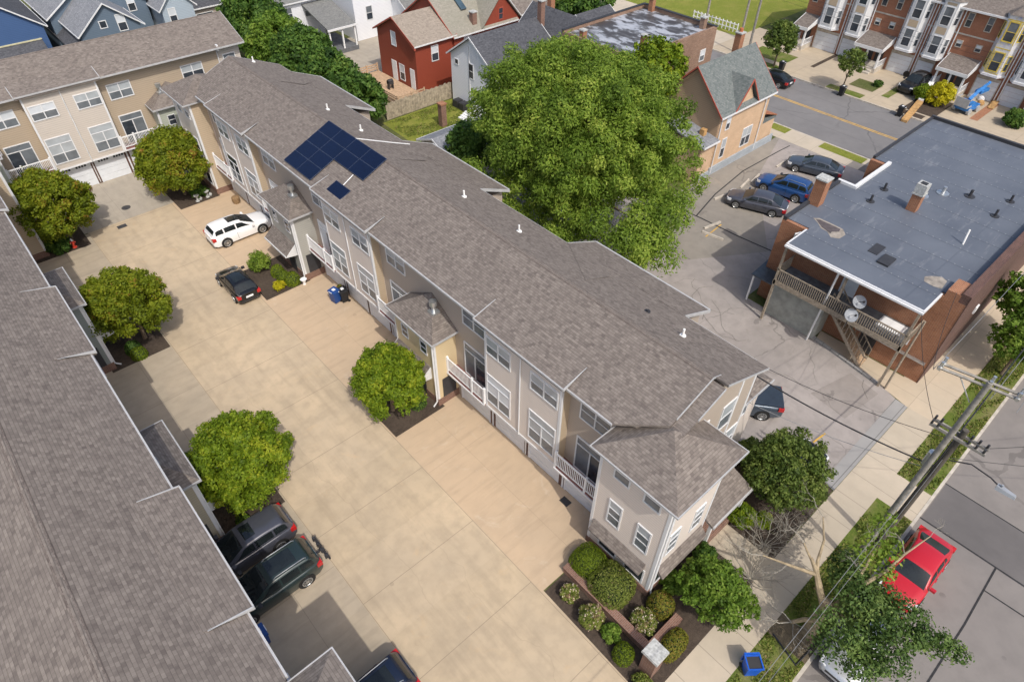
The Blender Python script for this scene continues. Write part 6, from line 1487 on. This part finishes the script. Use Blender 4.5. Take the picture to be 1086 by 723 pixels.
wire('thick lower cable along the verge toward the pruned tree', (-30, .3, 6.6), (24.8, .1, 7.0), .5, .010, 'wire_grey'); wire('second lower cable along the verge toward the pruned tree', (-30, .0, 6.9), (24.8, -.1, 7.4), .5, .008, 'wire_grey')
wire('dark cable bundle leaving the dark pole along the verge', (24.8, .0, 7.3), (72, .2, 7.2), .8, .035)
wire('wire from the dark pole to the rear porch of the shop', (24.8, 1.0, 8.9), (35.3, 4.9, 6.2), .4, .013); wire('second wire from the tall pole to the shop parapet', (22.9, 1.88, 12.6), (37.6, 4.2, 6.8), .5, .012)
wire('wire crossing the road from the dark pole crossarm', (24.8, -1.05, 9.0), (46, -16, 9), .5, .013); wire('lower wire crossing the road from the dark pole', (24.8, -.3, 7.6), (40, -16, 8), .6, .013)
for k, (z, lb) in enumerate(((7.2, 'upper wire over the east street verge'), (6.7, 'middle wire over the east street verge'), (6.2, 'lower wire over the east street verge'))):
    wire(lb, (75.4, 41, z+1.0), (76.5, -5, z), .4, .010)

# ------------------------------------------------------------------ small things
def bin_(label, x, y, rot, mat, lid, group=None, z=.006):
    t = thing('wheeled_bin', label, 'wheeled bin', (x, y, z), rot, group)
    m = MB(); m.prism([(-.22, -.26, .06), (.22, -.26, .06), (.22, .26, .06), (-.22, .26, .06)], [(-.28, -.32, .95), (.28, -.32, .95), (.28, .32, .95), (-.28, .32, .95)]); m.build('body', mat, t, world=False)
    if lid == 'open':
        m = MB(); m.box(-.25, .25, -.29, .29, .951, .953); m.build('inside', 'dark_trim', t, world=False)
        m = MB()
        for a in (-.32, .26): m.box(a, a+.06, -.35, .35, .93, 1.0)
        for a in (-.35, .29): m.box(-.26, .26, a, a+.06, .93, 1.0)
        m.build('rim', mat, t, world=False)
        m = MB(); m.box(.33, .40, -.33, .33, .35, 1.02); m.build('lid', mat, t, world=False)
    else:
        m = MB(); m.prism([(-.31, -.35, .95), (.31, -.35, .95), (.31, .35, .95), (-.31, .35, .95)], [(-.29, -.32, 1.03), (.27, -.3, 1.08), (.27, .3, 1.08), (-.29, .32, 1.03)]); l = m.build('lid', lid, t, world=False)
        m = MB(); m.box(-.33, -.29, -.16, .16, .99, 1.01); m.box(-.12, .1, -.12, .12, 1.066, 1.085); m.each('label_plate', 'bin_white', l, world=False)
    for s in (-1, 1):
        m = MB(); m.tube([(.24, s*.27, .1), (.24, s*.33, .1)], .1, 12); m.build('wheel', 'black_rubber', t, world=False)
    m = MB(); m.tube([(.33, -.24, .92), (.37, -.24, .95), (.37, .24, .95), (.33, .24, .92)], .018, 6); m.build('handle', 'dark_trim', t, world=False)
    return t
bin_('blue wheeled bin with white label beside the black bin', 14.35, 34.15, R(8), 'blue_bin', 'blue_bin', 'bins by the garage door')
bin_('black wheeled bin with white label beside the blue bin', 14.85, 33.85, R(-6), 'black_bin', 'black_bin', 'bins by the garage door')
bin_('open bright blue bin standing on the corner walk', 14.9, .75, R(50), 'blue_open', 'open')

bin_('blue bin in the shadow below the west eaves', -.25, 15.9, R(180), 'blue_bin', 'blue_bin')
bin_('dark bin behind the airy street tree at the kerb', 74.4, 28.2, R(90), 'black_bin', 'black_bin', z=-.118); bin_('dark bin by the small dark street tree', 75.2, 36.2, R(90), 'black_bin', 'black_bin')
bin_('black bin next to the orange wood chute', 74.3, 21.6, R(90), 'black_bin', 'black_bin', z=-.118)
def pot(name, label, p, prof, mat, plant=None):
    t = thing(name, label, 'plant pot', p); MB().lathe((0, 0, 0), prof, 14).build('pot', mat, t, world=False)
    if plant:
        rs = np.random.RandomState(7); pp, nn, tt = clump_crown(rs, [(0, 0, prof[-1][1]+.12, .2)], 300, .07); quads('plant', pp, nn, .07, tt, plant, t, rs=rs)
pot('planter', 'terracotta planter behind the two bins', (15.05, 34.6, .006), [(.2, 0), (.26, .3), (.34, .5), (.36, .55)], 'terracotta', 'leaf_rust')
pot('basket', 'round wicker barrel by the first garage doors', (14.75, 50.8, .006), [(.26, 0), (.34, .3), (.32, .55), (.25, .6)], 'wicker')
pot('planter', 'small white urn at the brick base of the grey tower', (13.65, 37.35, .006), [(.12, 0), (.08, .15), (.2, .4), (.24, .45)], 'white_paint')
for k, (x, y) in enumerate(((12.4, 53.2), (13.3, 53.3))):
    m = MB(); m.lathe((0, 0, 0), [(.18, 0), (.1, .1), (.09, .35), (.2, .45), (.24, .55), (.1, .57)], 10); m.lathe((.28, .05, 0), [(.12, 0), (.16, .14), (.05, .28)], 8); o = m.build('garden_ornament', 'stone_cap'); o.location = (x, y, .011)
    tag(o, ['pale stone bird bath in the shaded bed', 'pale stone ornament nearer the downspout in the shaded bed'][k], 'ornament', 'stone ornaments under the far olive tree')
# hydrant
t = thing('fire_hydrant', 'red fire hydrant with silver cap under the olive tree', 'fire hydrant', (2.62, 52.95, .011))
MB().lathe((0, 0, 0), [(.17, 0), (.17, .06), (.11, .08), (.11, .5), (.14, .52), (.14, .58), (.12, .6)], 12).build('body', 'hydrant_red', t, world=False)
MB().lathe((0, 0, .6), [(.125, 0), (.11, .08), (.05, .15), (.03, .2)], 12).build('cap', 'galvanised', t, world=False)
for d in ((.2, 0), (-.2, 0), (0, -.22)): m = MB(); m.tube([(0, 0, .42), (d[0], d[1], .42)], .065, 8); m.build('outlet', 'hydrant_red', t, world=False)
for x, y in ((4.6, 52.9), (5.0, 51.3)):
    pass
# low brick edging wall and pier of the corner bed
t = thing('brick_wall', 'low brick edging wall round the inner flower bed', 'wall', (12.3, 6.5, 0))
m = MB(); m.box(12.08, 12.42, 4.22, 9.35, -.05, .40); m.box(12.42, 14.35, 4.02, 4.36, -.05, .398); m.build('courses', 'wall_brick', t)
m = MB(); m.box(12.05, 12.45, 4.2, 9.38, .40, .45); m.box(12.45, 14.38, 3.99, 4.39, .40, .448); m.build('coping', 'brown_brick', t)
t = thing('brick_wall', 'low brick wall running from the side porch to the yard tree', 'wall', (20, 5.6, 0))
m = MB(); m.box(17.9, 21.6, 5.55, 5.85, -.05, .42); m.build('courses', 'wall_brick', t); MB().box(17.88, 21.62, 5.53, 5.87, .42, .46).build('coping', 'brown_brick', t)
t = thing('brick_pier', 'square brick pier with grey stone cap at the walk corner', 'pier', (11.75, 3.72, 0))
MB().box(-.33, .33, -.33, .33, -.05, 1.72).build('shaft', 'brown_brick', t, world=False); m = MB(); m.prism([(-.42, -.42, 1.72), (.42, -.42, 1.72), (.42, .42, 1.72), (-.42, .42, 1.72)], [(-.40, -.40, 1.86), (.40, -.40, 1.86), (.40, .40, 1.86), (-.40, .40, 1.86)]); m.build('cap', 'stone_cap', t, world=False)
# street letter: white fence on the lawn across the street
t = thing('picket_fence', 'low white fence at the lawn edge across the street', 'fence', (82, 50, 0))
m = MB(); m.box(81.9, 81.98, 46.8, 54.0, .9, 1.0); m.box(81.9, 81.98, 46.8, 54.0, .35, .45)
for k in range(13): y = 46.9+k*.58; m.box(81.88, 82.0, y-.05, y+.05, 0, 1.15)
m.build('rails', 'white_rail', t)
# boom lift, chutes and building waste on the town driveways
t = thing('boom_lift', 'bright blue boom lift with grey basket on the town driveway', 'boom lift', (80.6, 17.5, .006), R(-8))
m = MB(); m.box(-1.1, 1.1, -.75, .75, .35, .75); m.box(-.9, .1, -.6, .6, .75, 1.15); m.build('chassis', 'lift_blue', t, world=False)
for x in (-.8, .8):
    for s in (-1, 1): m = MB(); m.tube([(x, s*.62, .33), (x, s*.88, .33)], .33, 14); m.build('wheel', 'lift_grey', t, world=False)
m = MB(); m.tube([(-.2, 0, 1.2), (1.2, .1, 1.7), (3.6, .3, 2.1)], [.24, .22, .18], 4, smooth=False); m.box(1.5, 3.2, -.15, .5, 1.45, 1.75); m.build('boom', 'lift_blue', t, world=False)
m = MB(); m.box(-1.6, -.6, -.7, .7, .8, .9); m.box(-1.6, -1.54, -.7, .7, .9, 1.7); m.box(-1.6, -.6, -.7, -.64, 1.6, 1.7); m.box(-1.6, -.6, .64, .7, 1.6, 1.7); m.build('basket', 'lift_grey', t, world=False)
t = thing('debris_chute', 'orange wooden ramp running from the planting bed to the kerb', 'ramp', (75, 20.9, 0))
m = MB(); m.prism([(73.2, 20.3, -.1), (73.2, 20.95, -.1), (78.6, 21.75, .12), (78.6, 21.1, .12)], [(73.2, 20.3, .12), (73.2, 20.95, .12), (78.6, 21.75, .34), (78.6, 21.1, .34)]); m.build('ramp_board', 'orange_wood', t)
m = MB(); m.prism([(78.6, 21.15, .2), (78.6, 21.7, .2), (84.0, 22.8, .9), (84.0, 22.3, .9)], [(78.6, 21.15, .5), (78.6, 21.7, .5), (84.0, 22.8, 1.2), (84.0, 22.3, 1.2)]); m.build('tube', 'white_paint', t)
m = MB(); m.box(-1.2, 1.2, -.3, .3, 0, .12); m.box(-.9, 1.0, -.35, .2, .12, .22); o = m.build('timber_planks', 'orange_wood'); o.location = (84.0, 16.0, .012); o.rotation_euler = (0, R(-8), R(5)); tag(o, 'orange timber planks lying by the wrapped bay garage', 'planks')
rs_ = random.Random(3)
for k, lb in enumerate(('white sack of building waste by the wrapped bay', 'brown debris sack beside the boom lift', 'pale bag of waste against the garage door')):
    m = MB(); m.lathe((0, 0, 0), [(.3, 0), (.38, .15), (.3, .4), (.12, .5)], 9); o = m.build('rubble_sack', 'wrap_white' if k != 1 else 'orange_wood'); o.location = ((84.4, 18.4, .005), (83.4, 17.0, .012), (84.5, 17.4, .005))[k]; tag(o, lb, 'sack', 'sacks of building waste')
# ------------------------------------------------------------------ light, world, camera
SUN = Vector((.21, .755, -1.0)).normalized()
L = bpy.data.lights.new('sun', 'SUN'); L.energy = 2.35; L.angle = R(.53); L.color = (1., .945, .86)
lo = bpy.data.objects.new('sun', L); COL.objects.link(lo); lo.rotation_euler = SUN.to_track_quat('-Z', 'Y').to_euler(); lo.location = (-10, -30, 60)
w = bpy.data.worlds.new('World'); scene.world = w; w.use_nodes = True
nt = w.node_tree; sky = nt.nodes.new('ShaderNodeTexSky'); sky.sky_type = 'NISHITA'; sky.sun_disc = False
sky.sun_elevation = math.asin(-SUN.z); sky.sun_rotation = math.atan2(-SUN.x, -SUN.y); sky.air_density = 1.; sky.dust_density = 4.0; sky.ozone_density = 1.
bg = nt.nodes['Background']; nt.links.new(sky.outputs[0], bg.inputs[0]); bg.inputs[1].default_value = .15
cam = bpy.data.cameras.new('camera'); co = bpy.data.objects.new('camera', cam); COL.objects.link(co)
f_px, pitch, th, roll = 691.4, .76694, .73983, -.013176
cp, sp = math.cos(pitch), math.sin(pitch)
Bm = Matrix(((math.cos(th), math.sin(th), 0), (-math.sin(th), math.cos(th), 0), (0, 0, 1)))
fwd, rt, dn = Vector((0, cp, -sp)), Vector((1, 0, 0)), Vector((0, -sp, -cp))
Rv = math.cos(roll)*rt+math.sin(roll)*dn; Dv = -math.sin(roll)*rt+math.cos(roll)*dn
Rv, Dv, Fv = Bm @ Rv, Bm @ Dv, Bm @ fwd
rm = Matrix((Rv, -Dv, -Fv)).transposed().to_4x4(); rm.translation = (0, 0, 30)
co.matrix_world = rm
cam.sensor_fit = 'HORIZONTAL'; cam.sensor_width = 36; cam.lens = f_px/1086*36; cam.clip_end = 1500; cam.clip_start = .1
scene.camera = co
scene.view_settings.view_transform = 'Standard'; scene.view_settings.look = 'None'; scene.view_settings.exposure = .27; scene.view_settings.gamma = 1.0
scene.view_settings.use_curve_mapping = False
scene.cycles.max_bounces = 6; scene.cycles.transparent_max_bounces = 6
